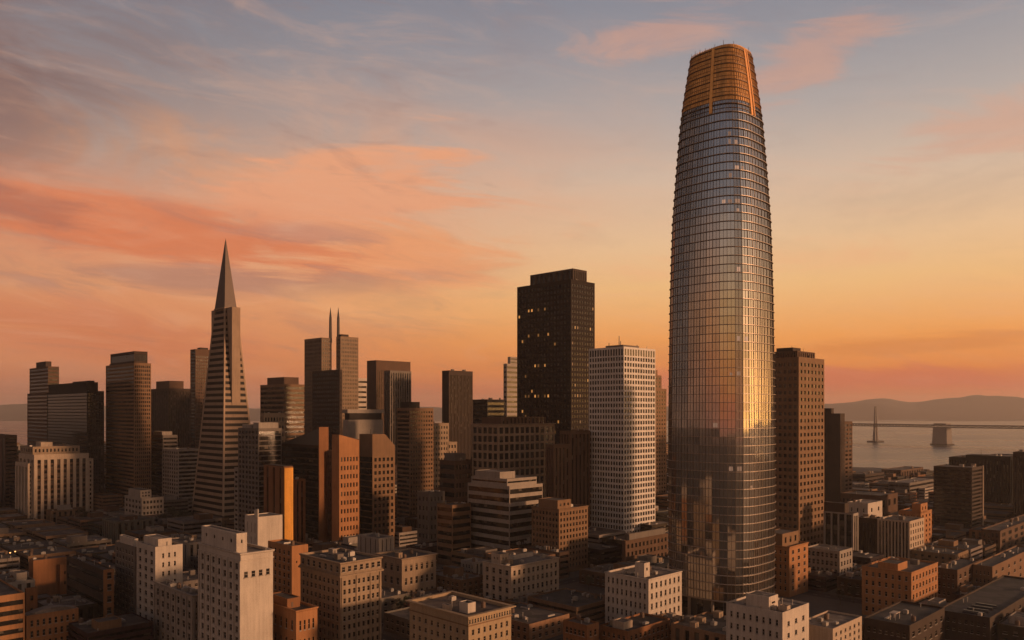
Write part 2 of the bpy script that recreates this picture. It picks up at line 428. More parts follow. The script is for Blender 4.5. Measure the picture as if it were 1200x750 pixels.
    def clutter(s, n, of=None, big=1.0):
        """roof plant: units, pipes, stair huts, tanks"""
        x0, x1, y0, y1, zt = of or s.last; rg = s.rng; par = 0.9
        placed = []
        for _ in range(n):
            for _try in range(12):
                k = rg.choice(['unit', 'unit', 'pipe', 'pipe', 'duct', 'hut', 'tank'])
                sx, sy, sz = {'unit': (rg.uniform(1.6, 3.4), rg.uniform(1.4, 2.4), rg.uniform(1.0, 2.0)), 'pipe': (0.5, 0.5, rg.uniform(1.2, 2.6)),
                              'duct': (rg.uniform(3, 7), 0.8, 0.8), 'hut': (rg.uniform(2.4, 3.6), rg.uniform(2.6, 4.2), rg.uniform(2.3, 3.0)), 'tank': (2.2, 2.2, 2.6)}[k]
                sx *= big; sy *= big
                if rg.random() < 0.5 and k != 'unit': sx, sy = sy, sx
                if x1 - x0 < sx + 3 or y1 - y0 < sy + 3: continue
                x, y = rg.uniform(x0 + 1 + sx / 2, x1 - 1 - sx / 2), rg.uniform(y0 + 1 + sy / 2, y1 - 1 - sy / 2)
                if any(abs(x - a) < (sx + c) / 2 + .3 and abs(y - b_) < (sy + d) / 2 + .3 for a, b_, c, d in placed): continue
                placed.append((x, y, sx, sy)); b = MB(); z = zt - par
                if k == 'unit':
                    b.box(x - sx / 2, x + sx / 2, y - sy / 2, y + sy / 2, z + 0.25, z + 0.25 + sz)
                    b.box(x - sx / 2 + .1, x + sx / 2 - .1, y - sy / 2 + .2, y - sy / 2 + .4, z, z + 0.25); b.box(x - sx / 2 + .1, x + sx / 2 - .1, y + sy / 2 - .4, y + sy / 2 - .2, z, z + 0.25)
                    b.tube((x, y, z + 0.25 + sz), (x, y, z + 0.55 + sz), min(sx, sy) * 0.38, n=10)
                    b.build('air_handler', plain('galvanised_sheet', 0.3, 0.27, 0.24, 0.5, 0.3), s.root)
                elif k == 'pipe':
                    b.tube((x, y, z), (x, y, z + sz), 0.22, n=8); b.tube((x, y, z + sz), (x, y, z + sz + 0.25), 0.38, n=8)
                    b.build('vent_pipe', plain('galvanised_sheet', 0.3, 0.27, 0.24, 0.5, 0.3), s.root)
                elif k == 'duct':
                    b.box(x - sx / 2, x + sx / 2, y - sy / 2, y + sy / 2, z + 0.3, z + 1.1); b.box(x - .3, x + .3, y - .3, y + .3, z, z + 0.3)
                    b.build('roof_duct', plain('galvanised_sheet', 0.3, 0.27, 0.24, 0.5, 0.3), s.root)
                elif k == 'hut':
                    b.box(x - sx / 2, x + sx / 2, y - sy / 2, y + sy / 2, z, z + sz); b.box(x - sx / 2 - .15, x + sx / 2 + .15, y - sy / 2 - .15, y + sy / 2 + .15, z + sz, z + sz + 0.15)
                    h = b.build('stair_hut', wall(*rg.choice([LGREY, BEIGE, GREY])), s.root)
                    d = MB(); d.box(x - .45, x + .45, y - sy / 2 - 0.06, y - sy / 2 - 0.003, z, z + 2.0); d.build('door', plain('door_paint', 0.08, 0.06, 0.05, 0.6), h)
                else:
                    b.tube((x, y, z + .5), (x, y, z + sz), 1.05, n=12); b.tube((x, y, z + sz), (x, y, z + sz + .6), 1.1, 0.1, n=12)
                    for a in range(4): b.tube((x + .7 * math.cos(a * 1.57), y + .7 * math.sin(a * 1.57), z), (x + .7 * math.cos(a * 1.57), y + .7 * math.sin(a * 1.57), z + .5), .1, n=5)
                    b.build('water_tank', plain('tank_wood', 0.12, 0.075, 0.05, 0.8), s.root)
                break
        return s
    def mast(s, fx, fy, h, r=0.18, of=None, zb=-1):
        x0, x1, y0, y1, zt = of or s.last; b = MB()
        x, y = x0 + (x1 - x0) * fx, y0 + (y1 - y0) * fy
        b.tube((x, y, zt + zb), (x, y, zt + h), r * 1.6, r, n=6)
        b.build('antenna', plain('dark_steel', 0.05, 0.042, 0.038, 0.5, 0.6), s.root); return s
    def done(s, cap=100, glassm=None):
        g0 = glassm or glass(); s.sill = wall(*LGREY)
        s.panes.sort(key=lambda p: (not p[7], -p[0]))
        rest = MB()
        for i, (zk, face, pos, U, w, h, gm, lit, rib) in enumerate(s.panes):
            m = lit_mat() if lit else (gm or g0)
            ang = math.atan2(U[1], U[0])
            if i < cap:
                if rib:
                    b = MB(); b.box(-w / 2 - .02, w / 2 + .02, 0, 0.08, -h / 2 - .02, h / 2 + .02)
                    o = b.build('window_band' if w > h else 'window_strip', m, s.root)
                else:
                    o = bpy.data.objects.new('lit_window' if lit else 'window', pane_mesh(m, s.sill if s.o.y < 540 and not lit else None)); COL.objects.link(o); o.parent = s.root
                    o.scale = (w + .04, 1, h + .04)
                o.location = pos; o.rotation_euler = (0, 0, ang)
            else:
                c, sn = U; hw, hh = w / 2 + .02, h / 2 + .02
                rest.q((pos[0] - c * hw, pos[1] - sn * hw, pos[2] - hh), (pos[0] + c * hw, pos[1] + sn * hw, pos[2] - hh),
                       (pos[0] + c * hw, pos[1] + sn * hw, pos[2] + hh), (pos[0] - c * hw, pos[1] - sn * hw, pos[2] + hh)); rm = gm or g0
        if rest.f:
            o = rest.build('window', rm, s.root); o['kind'] = 'stuff'
        return s

# ------------------------------------------------------------------ ground, water, far shore
def ground():
    m, p = new_mat('asphalt'); o = ocoord(); n1 = noise(o, 0.02, 6, 0.65); n2 = noise(o, 0.5, 4, 0.6)
    f = (n1 - 0.5) * 1.2 + (n2 - 0.5) * 0.5 + 1.0
    setin(p, 'Base Color', mixc(1.0, (0.03, 0.027, 0.025, 1), comb(f, f, f), 'MULTIPLY')); setin(p, 'Roughness', 0.85)
    pts = [(-6000, -2500), (3800, -2500), (3600, -600), (2300, 500), (1500, 1150), (1130, 1420), (1040, 1480), (960, 1500), (900, 1560), (800, 1570),
           (740, 1660), (640, 1690), (560, 1800), (300, 2300), (-300, 2650), (-900, 2700), (-1500, 2680), (-2600, 2400), (-6000, 2300)]
    b = MB(); n = len(pts)
    b.f.append([b.p(x, y, 0) for x, y in pts])
    for i in range(n): b.q((*pts[i], -3.6), (*pts[(i + 1) % n], -3.6), (*pts[(i + 1) % n], 0), (*pts[i], 0))
    structure(b.build('ground', m))
    m, p = new_mat('bay_water'); o = ocoord(); x, y, z = sep(o)
    a = noise(comb(x * 0.02, y * 0.05, 0.0), 1.0, 6, 0.65); c = noise(comb(x * 0.0012, y * 0.004, 0.0), 1.0, 4, 0.6)
    setin(p, 'Base Color', (0.035, 0.036, 0.038, 1)); setin(p, 'Roughness', c * 0.25 + 0.16); setin(p, 'IOR', 1.33)
    setin(p, 'Normal', bump(a, 0.5, 3.0))
    g = MB(); g.q((-19000, -3400, -3), (19000, -3400, -3), (19000, 16400, -3), (-19000, 16400, -3)); structure(g.build('water', m))
ground()

def hills():
    m = plain('hill_scrub', 0.09, 0.062, 0.045, 0.95, 0, 0.4, 0.0012)
    rg = random.Random(4)
    ph = [(rg.uniform(0, 6.28), 2 ** k * 0.00042, 0.55 ** k) for k in range(7)]
    def ridge(x, base): return base * (1 + 0.38 * sum(a * math.sin(x * f + p) for p, f, a in ph))
    def prof(x, D):                 # ridge height by bearing, metres
        px = 600 + F * x / D
        y = 470.5
        for (p0, y0), (p1, y1) in zip([(-400, 474), (0, 473), (40, 472), (300, 476), (800, 474), (930, 475), (985, 470), (1030, 464.5), (1070, 470), (1110, 466.5), (1150, 463.5), (1230, 464.5), (1400, 462), (1700, 468)],
                                      [(0, 473), (40, 472), (300, 476), (800, 474), (930, 475), (985, 470), (1030, 464.5), (1070, 470), (1110, 466.5), (1150, 463.5), (1230, 464.5), (1400, 462), (1700, 468), (2600, 470)]):
            if p0 <= px < p1: t = (px - p0) / (p1 - p0); t = t * t * (3 - 2 * t); y = y0 + (y1 - y0) * t + 2.0
        return H0 + (HY - y) * D / F
    b = MB(); D = 13500; nx, ny = 240, 14
    row = []
    for j in range(ny + 1):
        t = j / ny; yy = D - 2400 + 4200 * t; r = []
        for i in range(nx + 1):
            x = -16500 + 33000 * i / nx
            h = prof(x * D / yy, D)
            s = math.sin(min(t / 0.57, 1) * math.pi / 2) ** 0.8 if t < 0.57 else max(0, math.cos((t - 0.57) / 0.43 * math.pi / 2))
            w = 0.12 * h * sum(a * math.sin(x * f * 5 + p + t * 9 * (k + 1)) for k, (p, f, a) in enumerate(ph)) * math.sin(math.pi * min(t * 1.6, 1))
            r.append((x, yy, max(-4.0, (h + w) * s - 4)))
        row.append(r)
    for j in range(ny):
        for i in range(nx): b.q(row[j][i], row[j][i + 1], row[j + 1][i + 1], row[j + 1][i])
    o = b.build('hills', m); structure(o)
    for f in o.data.polygons: f.use_smooth = True
    # the low far shore in front of the ridge
    b = MB(); row = []
    for j in range(5):
        t = j / 4; yy = 9700 + 900 * t; r = []
        for i in range(161):
            x = -11000 + 22000 * i / 160
            h = (16 + 12 * math.sin(x * 0.0011) + 8 * math.sin(x * 0.0047 + 1) + 4 * math.sin(x * 0.013)) * math.sin(math.pi * t)
            r.append((x, yy + 200 * math.sin(x * 0.0009), -4 + max(0, h) + (1.5 if 0 < j < 4 else 0)))
        row.append(r)
    for j in range(4):
        for i in range(160): b.q(row[j][i], row[j][i + 1], row[j + 1][i + 1], row[j + 1][i])
    structure(b.build('shore', m))
hills()

# ------------------------------------------------------------------ the glass tower
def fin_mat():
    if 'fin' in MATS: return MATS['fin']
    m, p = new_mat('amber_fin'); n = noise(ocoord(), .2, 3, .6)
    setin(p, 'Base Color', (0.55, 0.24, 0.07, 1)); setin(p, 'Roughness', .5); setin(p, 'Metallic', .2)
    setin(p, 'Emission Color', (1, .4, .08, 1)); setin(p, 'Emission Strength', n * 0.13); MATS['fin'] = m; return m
def glass_tower():
    cx, cyy, D = 121.3, 470.0, 470.0
    root = empty('glass_tower', (cx, cyy, 0), TH, 'tallest tower, rounded tapering glass shaft with an amber lit crown', 'skyscraper')
    prof = [(690, 60.3), (640, 61.2), (600, 61.7), (500, 61.5), (420, 60.5), (350, 59.5), (300, 58), (260, 56.5), (200, 52), (145, 47.2), (125, 44.6), (100, 40.6), (80, 37.2), (60, 33.6)]
    def hw(z):
        y = HY - (z - H0) * F / D
        for (a, wa), (b, wb) in zip(prof, prof[1:]):
            if b <= y <= a: return (wa + (wb - wa) * (a - y) / (a - b)) * D / F / 1.145
        return (prof[0][1] if y > 690 else prof[-1][1]) * D / F / 1.145
    NS = 44
    def ring(z, e=0.0, n=NS):
        a = hw(z) + e; out = []
        for i in range(n):
            t = 2 * math.pi * (i + 0.5) / n; c, s = math.cos(t), math.sin(t)
            r = (abs(c) ** 3.2 + abs(s) ** 3.2) ** (-1 / 3.2)
            out.append((a * r * c, a * r * s, z))
        return out
    zY = lambda y: H0 + (HY - y) * D / F
    z0, z1, zc, zt = zY(692), zY(148), zY(134), zY(67)
    pitch = 4.72; zs = [z0 + pitch * i for i in range(int((z1 - z0) / pitch) + 1)]
    # curtain wall: coated glass, every pane set at a hair's different angle
    m, p = new_mat('coated_glass'); o = ocoord(); x, y, z = sep(o)
    geo = X.t.nodes.new('ShaderNodeNewGeometry'); wn = X.t.nodes.new('ShaderNodeTexWhiteNoise'); wn.noise_dimensions = '3D'
    gn = X.t.nodes.new('ShaderNodeVectorMath'); gn.operation = 'SCALE'; gn.inputs[3].default_value = 43.0; X.t.links.new(geo.outputs['True Normal'], gn.inputs[0])
    gs = X.t.nodes.new('ShaderNodeVectorMath'); gs.operation = 'SNAP'; gs.inputs[1].default_value = (0.5, 0.5, 9); X.t.links.new(gn.outputs[0], gs.inputs[0])
    ad = X.t.nodes.new('ShaderNodeVectorMath'); ad.operation = 'ADD'; X.t.links.new(gs.outputs[0], ad.inputs[0])
    X.t.links.new(comb(0.0, 0.0, X.m('FLOOR', (z - z0) / pitch) * 7.0).s, ad.inputs[1]); X.t.links.new(ad.outputs[0], wn.inputs['Vector'])
    v = X(wn.outputs[0]); f = v * 0.16 + 0.92
    setin(p, 'Base Color', mixc(1.0, (0.41, 0.392, 0.375, 1), comb(f, f, f), 'MULTIPLY')); setin(p, 'Metallic', 0.92); setin(p, 'Roughness', v * 0.03 + 0.05)
    nrm = X.t.nodes.new('ShaderNodeVectorMath'); nrm.operation = 'MULTIPLY_ADD'
    X.t.links.new(wn.outputs['Color'], nrm.inputs[0]); nrm.inputs[1].default_value = (0.011, 0.011, 0.011)
    sub = X.t.nodes.new('ShaderNodeVectorMath'); sub.operation = 'SUBTRACT'; X.t.links.new(geo.outputs['Normal'], sub.inputs[0]); sub.inputs[1].default_value = (0.0055, 0.0055, 0.0055)
    X.t.links.new(sub.outputs[0], nrm.inputs[2]); nn = X.t.nodes.new('ShaderNodeVectorMath'); nn.operation = 'NORMALIZE'
    X.t.links.new(nrm.outputs[0], nn.inputs[0]); X.t.links.new(nn.outputs[0], p.inputs['Normal'])
    b = MB(); levels = zs + ([z1] if z1 - zs[-1] > 1 else []) + [zc]
    b.loop([ring(z) for z in levels], False, False); b.build('curtain_wall', m, root)
    # sunshade rings, one per floor
    al = plain('sunshade_aluminium', 0.3, 0.24, 0.2, 0.45, 0.55)
    def shade(z, e, h, mm, nm):
        r = MB(); A = [(x, y, z) for x, y, _ in ring(z, -0.1)]; Bq = [(x, y, z) for x, y, _ in ring(z, e)]
        r.loop([A, Bq, [(x, y, z + h) for x, y, _ in Bq], [(x, y, z + h) for x, y, _ in A]], False, False)
        r.build(nm, mm, root)
    for z in zs: shade(z, 0.75, 0.28, al, 'sunshade')
    zk = zs[-1] + pitch
    cz = []
    while zk < zt - 1: cz.append(zk); zk += pitch
    dk = plain('crown_rail', 0.10, 0.055, 0.03, 0.5, 0.5)
    for z in cz: shade(z, 0.6, 0.45, dk, 'crown_ring')
    for z in cz: shade(z - pitch / 2, 0.25, 0.2, dk, 'crown_ring')
    # mullions
    mu = MB()
    for i in range(NS * 2):
        zz = [z0 + (zc - z0) * k / 40 for k in range(41)]; prev = None
        for z in zz:
            a = ring(z, 0.0)[i // 2]; q = ring(z, 0.28)[i // 2]
            if i % 2:
                a1 = ring(z, 0.0)[(i // 2 + 1) % NS]; a = tuple((u + v) / 2 for u, v in zip(a, a1)); q = (a[0] * 1.006, a[1] * 1.006, z)
            d = Vector((-a[1], a[0], 0)).normalized() * (0.075 if i % 2 else 0.11)
            cur = [(a[0] - d.x, a[1] - d.y, z), (q[0] - d.x, q[1] - d.y, z), (q[0] + d.x, q[1] + d.y, z), (a[0] + d.x, a[1] + d.y, z)]
            if prev:
                for k in range(3): mu.q(prev[k], prev[k + 1], cur[k + 1], cur[k])
            prev = cur
    mu.build('mullion', plain('mullion_metal', 0.14, 0.11, 0.09, 0.5, 0.5), root)
    mu = MB()
    for i in range(NS * 2):
        prev = None
        for k in range(13):
            z = zc + 0.2 + (zt - 0.4 - zc) * k / 12; a = ring(z, 0.0, NS * 2)[i]; q = ring(z, 0.3, NS * 2)[i]; d = Vector((-a[1], a[0], 0)).normalized() * 0.1
            cur = [(a[0] - d.x, a[1] - d.y, z), (q[0] - d.x, q[1] - d.y, z), (q[0] + d.x, q[1] + d.y, z), (a[0] + d.x, a[1] + d.y, z)]
            if prev:
                for j in range(3): mu.q(prev[j], prev[j + 1], cur[j + 1], cur[j])
            prev = cur
    mu.build('crown_mullion', plain('gold_metal', 0.4, 0.21, 0.08, 0.45, 0.4), root)
    # crown: perforated amber screen, open at the top
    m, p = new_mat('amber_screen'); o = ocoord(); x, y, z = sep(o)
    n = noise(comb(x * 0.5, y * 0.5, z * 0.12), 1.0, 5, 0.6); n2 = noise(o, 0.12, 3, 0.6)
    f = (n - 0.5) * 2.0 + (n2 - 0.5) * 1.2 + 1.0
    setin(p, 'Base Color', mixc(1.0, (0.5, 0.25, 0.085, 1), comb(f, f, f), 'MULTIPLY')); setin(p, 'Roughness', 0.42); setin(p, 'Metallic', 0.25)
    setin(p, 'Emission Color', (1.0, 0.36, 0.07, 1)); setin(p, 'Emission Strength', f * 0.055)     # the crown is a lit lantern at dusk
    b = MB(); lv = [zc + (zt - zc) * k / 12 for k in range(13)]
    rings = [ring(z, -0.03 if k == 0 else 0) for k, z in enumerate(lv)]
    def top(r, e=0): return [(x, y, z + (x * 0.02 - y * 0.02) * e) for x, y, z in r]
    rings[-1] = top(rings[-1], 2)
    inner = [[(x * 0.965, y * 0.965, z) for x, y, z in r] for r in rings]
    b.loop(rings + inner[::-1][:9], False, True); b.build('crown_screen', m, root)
    # tall fins that run down past the screen
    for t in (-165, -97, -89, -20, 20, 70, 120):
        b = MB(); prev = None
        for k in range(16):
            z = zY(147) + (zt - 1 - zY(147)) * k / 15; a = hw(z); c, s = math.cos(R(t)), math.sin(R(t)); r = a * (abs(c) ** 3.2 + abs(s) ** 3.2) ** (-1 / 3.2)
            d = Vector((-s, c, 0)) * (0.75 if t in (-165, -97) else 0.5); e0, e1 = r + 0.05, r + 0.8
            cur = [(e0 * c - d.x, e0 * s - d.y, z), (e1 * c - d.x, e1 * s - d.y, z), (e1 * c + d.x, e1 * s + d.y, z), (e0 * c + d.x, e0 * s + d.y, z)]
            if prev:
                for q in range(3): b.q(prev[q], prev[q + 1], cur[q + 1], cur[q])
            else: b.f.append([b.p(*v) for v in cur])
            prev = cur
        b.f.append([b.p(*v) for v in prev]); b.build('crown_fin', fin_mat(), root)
    rg = random.Random(2)
    for i in range(20):
        t = 2 * math.pi * (i + rg.uniform(-.3, .3)) / 20; c, s = math.cos(t), math.sin(t); r = hw(zt) * (abs(c) ** 3.2 + abs(s) ** 3.2) ** (-1 / 3.2) - 0.2
        b = MB(); b.tube((r * c, r * s, zt - 1.5), (r * c, r * s, zt + rg.uniform(0.8, 2.6)), 0.16, 0.1, 5); b.build('rooftop_rod', dk, root)
    # lobby: set back glass behind columns
    b = MB(); b.loop([[(x * .86, y * .86, 0) for x, y, _ in ring(z0)], [(x * .86, y * .86, z0) for x, y, _ in ring(z0)]], False, False); b.build('lobby', band_glass(), root)
    b = MB(); A = ring(z0); b.loop([[(x * .85, y * .85, z0 - .5) for x, y, _ in A], [(x, y, z0 - .5) for x, y, _ in A], A], False, False); b.build('soffit', plain('soffit', 0.2, 0.16, 0.13, 0.7), root)
    for i in range(0, NS, 4):
        x, y, _ = ring(z0, -1.0)[i]; c = MB(); c.tube((x, y, 0), (x, y, z0 - 0.4), 0.9, n=10); c.build('column', plain('column_stone', 0.25, 0.2, 0.16, 0.6), root)
    # a few lamps seen through the panes
    for dz, k, n in ((-168, 0, 1), (-178, 0, 1), (-186, 1, 1), (-206, 1, 2), (-216, 0, 1), (-252, -1, 3), (-262, 1, 1), (-322, 1, 3), (-397, 1, 2), (-441, 0, 2), (-492, -2, 1), (-541, 0, 2), (-566, 3, 1)):
        z = z0 + pitch * math.floor((zY(-dz) - z0) / pitch) + 0.7
        for q in range(n):
            i = (int(NS * 0.625) - 1 + k + q) % NS
            A, Bq = ring(z, 0.04), ring(z + rg.uniform(1.2, 2.6), 0.04)
            a0, a1, b0, b1 = Vector(A[i]), Vector(A[(i + 1) % NS]), Vector(Bq[i]), Vector(Bq[(i + 1) % NS])
            u0, u1 = rg.uniform(.12, .35), rg.uniform(.6, .88)
            w = MB(); w.q(tuple(a0.lerp(a1, u0)), tuple(a0.lerp(a1, u1)), tuple(b0.lerp(b1, u1)), tuple(b0.lerp(b1, u0)))
            w.build('lit_window', plain_lamp(), root)
    BOXES.append((790, 900, 60, 720, D))
    return root
def plain_lamp():
    if 'lamp' in MATS: return MATS['lamp']
    m, p = new_mat('office_lamp'); setin(p, 'Base Color', (.1, .08, .07, 1)); setin(p, 'Emission Color', (1, .55, .35, 1)); setin(p, 'Emission Strength', orand() * 0.35 + 0.12)
    MATS['lamp'] = m; return m
glass_tower()

# ------------------------------------------------------------------ the pyramid
def dark_glass():  # very dark rough glazing with lighter upright bars, barely reflective
    m, p = new_mat('bronze_glass'); x, y, z = sep(ocoord())
    f = X.m('LESS_THAN', X.m('FRACT', (x + y) / 1.8), 0.2) * 1.6 + 0.7
    setin(p, 'Base Color', mixc(1.0, (0.009, 0.0065, 0.005, 1), comb(f, f, f), 'MULTIPLY')); setin(p, 'Roughness', 0.55); setin(p, 'Specular IOR Level', 0.12)
    return m
def pyramid():
    D = 790.0; px = (224, 261.5, 306)
    Px, wa, wb = solve(px, D); hx, hy = wa / 2, wb / 2
    c = Vector((Px, D)) + Vector((CA, SA)) * hx + Vector((-SA, CA)) * hy
    root = empty('pyramid_tower', (c.x, c.y, 0), TH, 'slender pale pyramid tower with a pointed spire and shoulder wings', 'skyscraper')
    FOOT.append((Px * CA + D * SA, Px * CA + D * SA + wa, -Px * SA + D * CA, -Px * SA + D * CA + wb, 'pyramid', 0)); BOXES.append((240, 290, 290, 620, D))
    st = [(0, 1.0), (126, 0.60), (219, 0.305), (290, 0.014)]
    def s(z):
        for (a, p), (b, q) in zip(st, st[1:]):
            if z <= b: return p + (q - p) * (z - a) / (b - a)
        return st[-1][1]
    def ring(z, e=0.0): k = s(z); x, y = hx * k + e, hy * k + e; return [(-x, -y, z), (x, -y, z), (x, y, z), (-x, y, z)]
    b = MB(); b.loop([ring(z) for z in (0, 126, 217)], False, True); b.build('glazing', dark_glass(), root)
    pale = wall(0.27, 0.195, 0.14); ribm = wall(0.34, 0.25, 0.18)
    n = 35; z = 7.0; p = (217 - 7) / n
    for i in range(n):
        za, zb = z + p * i, z + p * i + p * 0.5; b = MB()
        A, A2, B2, Bq = ring(za, -0.2), ring(za, 0.55), ring(zb, 0.55), ring(zb, -0.2)
        b.loop([A, A2, B2, Bq], False, False)
        b.build('spandrel', pale, root)
    # corner strips
    for sx, sy in ((-1, -1), (1, -1), (1, 1), (-1, 1)):
        b = MB(); rg = []
        for z in (0, 63, 126, 172, 218.5):
            k = s(z); x, y = sx * (hx * k + 0.75), sy * (hy * k + 0.75); t = 1.5
            q = [(x, y, z), (x - sx * t, y, z), (x - sx * t, y - sy * t, z), (x, y - sy * t, z)]
            rg.append(q if sx * sy > 0 else q[::-1])
        b.loop(rg); b.build('corner_rib', ribm, root)
    # smooth shoulder wings on two sides
    for sg in (-1, 1):
        w = 4.4; b = MB(); y1 = sg * (hy * s(120) + 0.6); y0 = sg * 2.0
        b.box(-w, w, min(y0, y1), max(y0, y1), 121, 219.5); b.build('wing', pale, root)
    b = MB(); b.box(-hx * s(219) - .9, hx * s(219) + .9, -hy * s(219) - .9, hy * s(219) + .9, 218.6, 220.0); b.build('spire_collar', pale, root)
    b = MB(); b.loop([ring(220.003, 0.4), ring(290)], False, True); b.build('spire', plain('spire_aluminium', 0.085, 0.055, 0.04, 0.55, 0.2), root)
    b = MB(); b.tube((0, 0, 289), (0, 0, 292), 0.3, .1); b.build('beacon', plain('dark_steel', 0.05, 0.042, 0.038, 0.5, 0.6), root)
    # leaning legs at the foot
    for i in range(6):
        for ax in (0, 1):
            b = MB(); u = -0.9 + 1.8 * i / 5
            if ax: b.tube((hx * u, -hy - 1.4, 0), (hx * u * 0.98, -hy * s(7) - .2, 7.2), 0.8)
            else: b.tube((-hx - 1.4, hy * u, 0), (-hx * s(7) - .2, hy * u * .98, 7.2), 0.8)
            b.build('strut', pale, root)
pyramid()

# ------------------------------------------------------------------ far and middle towers, left to right
t = Bld('office_tower', 'dark stepped tower with banded floors at the far left of the skyline')
t.block((32, 57, 72), 460, 1100, BROWN, B(26, .45), B(26, .45)); t.sub(.1, .96, .08, .95, 36, BROWN, B(7, .45, 1, 1), B(7, .45, 1, 1), zb=t.zt or None, name='wall')
t.sub(.3, .75, .3, .75, 44, DKBROWN); t.clutter(3); t.done()
t = Bld('office_tower', 'black glass slab tower beside the stepped tower, pyramid far to its right')
t.block((55, 102, 122), 458, 900, DARK, G(6, 36, .6, .7, 2, 3), B(36, .75)); t.sub(.02, .72, .03, .97, 10, DARK, par=.9, name='upper_wall'); t.sub(.4, .7, .1, .5, 12, DKBROWN); t.clutter(3); t.done(80, glass(0.012, 0.011, 0.011))
t = Bld('office_tower', 'tall brown tower with ribbon floors and a dark recessed cap with one mast')
t.block((124, 157, 177), 425, 880, TAN, G(8, 38, .62, .6, 2, 3, .6), B(38, .52)); t.sub(.12, .9, .06, .9, 13, DKBROWN, B(1, .6, .8, 1.2), B(1, .6, .8, 1.2)); t.clutter(4); t.mast(.5, .4, 11); t.done(90)
t = Bld('office_tower', 'dark boxy tower with a square penthouse between ribbon tower and pyramid')
t.block((176, 197, 223), 455, 1150, DKBROWN, S(12, .5), S(9, .5)); t.sub(.15, .8, .12, .85, 11, BROWN, par=.6); t.clutter(2); t.done()
t = Bld('office_tower', 'narrow brown tower standing right behind the pyramid')
t.block((223, 229, 252), 409, 1200, BROWN, G(9, 40, .55, .6, 9, 3, .8), B(40, .55)); t.sub(.3, .7, .2, .8, 3, DKBROWN); t.done(60)
t = Bld('office_block', 'pale terraced office block with banded floors left of the pyramid foot')
t.block((190, 209, 238), 527, 872, LGREY, B(16, .55, 1), G(7, 16, .6, .6, 1.5, 3)); t.clutter(4)
t.block((177, 191, 208), 510, 912, GREY, B(19, .5), B(19, .5)); t.sub(.1, .8, .2, .9, 4, LGREY); t.clutter(3); t.done(70)
t = Bld('office_block', 'grey office block with narrow bands tucked against the tall ribbon tower')
t.block((154, 171, 181), 512, 1000, GREY, B(15, .5), B(15, .5)); t.clutter(2); t.done()
t = Bld('apartment_house', 'small pale apartment house with balconies and jumbled roof below ribbon tower')
t.block((146, 166, 192), 584, 790, LGREY, G(6, 5, .6, .5, 1.5, 2), G(5, 5, .6, .5, 1.5, 2)); t.sub(.1, .6, .2, .9, 7, LGREY, G(3, 2, .5, .5, 1, 1)); t.clutter(4)
x0, x1, y0, y1, zt = t.last
t.done(60)
t = Bld('office_building', 'brown slab cut by the photo edge, half hidden by pale pillared building')
t.block((-14, 6, 20), 510, 940, BROWN, B(18, .4), S(4, .5)); t.clutter(2); t.done()
t = Bld('pillared_building', 'massive pale building with tall stone piers and stepped shoulders')
t.block((22, 40, 104), 533, 835, CREAM, S(8, .52, 5.5, 1.5, 1.6, 1.4), S(4, .5, 5.5, 1.5, 1.2, 1.4), roof=2); L0 = t.last
x0, x1, y0, y1, zt = L0
W_ = x1 - x0; H_ = y1 - y0
t.prism(x0 - 4.5, x0, y0 + 5, y1 - 4, 0, zt - 9, CREAM, G(1, 12, .4, .55), S(4, .42, 4, 1.5, 1, 1.2), .9, 2, 'shoulder', None, 0, ())
t.prism(x1, x1 + 5.5, y0 + 3, y1 - 5, 0, zt - 6, CREAM, G(1, 12, .45, .55), None, .9, 2, 'shoulder', None, 0, ())
t.prism(x0 + W_ * .02, x1 - W_ * .12, y0 + 9, y1 - 2, zt - 1, zt + 8, BEIGE, G(12, 1, .45, .6, 1.5, 2), G(5, 1, .45, .6, 1.5, 2), .9, 2, 'setback', None, 0, ())
t.last = (x0 + W_ * .02, x1 - W_ * .12, y0 + 9, y1 - 2, zt + 8); t.sub(.25, .5, .3, .7, 4, CREAM, roof=2); t.clutter(6); t.last = L0
# spandrels between the piers, one per floor and bay
sp_m = wall(*BROWN); nsp = 0
pw = (W_ - 3.2) / 8
for i in range(8):
    for k in range(11):
        if nsp < 100:
            u = x0 + 1.6 + pw * (i + .5); z = 6 + k * (zt - 12) / 11
            box('spandrel', sp_m, t.root, u - pw * .255, u + pw * .255, y0 + .75, y0 + 1.3, z, z + (zt - 12) / 11 * .38); nsp += 1
FOOT[-1] = (FOOT[-1][0] - 5, FOOT[-1][1] + 6, *FOOT[-1][2:])
t.done(90)

t = Bld('office_tower', 'striped tower with dark ribbon windows and a blocky cap, right of the pyramid')
t.block((305, 333, 357), 450, 1100, TAN, B(22, .55), B(22, .55)); t.sub(.16, .88, .14, .84, 10, BROWN, par=.6); t.clutter(2); t.done()
t = Bld('office_block', 'beige block with square windows in front of the striped tower')
t.block((306, 309, 334), 484, 930, BEIGE, G(7, 12, .5, .5, 3), G(2, 12, .5, .5, 3)); t.clutter(3); t.done(60)
t = Bld('office_tower', 'slim grey tower half hidden between striped tower and twin spire tower')
t.block((344, 350, 366), 462, 1240, GREY, B(20, .5), B(20, .5)); t.done(40)
# grid-framed pale building with dark glass flank
t = Bld('office_building', 'pale gridded building with one dark glass flank, touching the pyramid')
t.block((279, 303, 330), 502, 640, GREY, B(24, .78, 2, 4, .5), G(6, 24, .66, .58, 1.5, 4, .6), roof=2); t.sub(.05, .9, .05, .3, 4.5, LGREY); t.sub(.1, .9, .45, .9, 3, LGREY); t.clutter(4)
t.block((274.5, 278.5, 284), 548, 668, LGREY, B(16, .5), B(16, .5)); t.done(90, None)
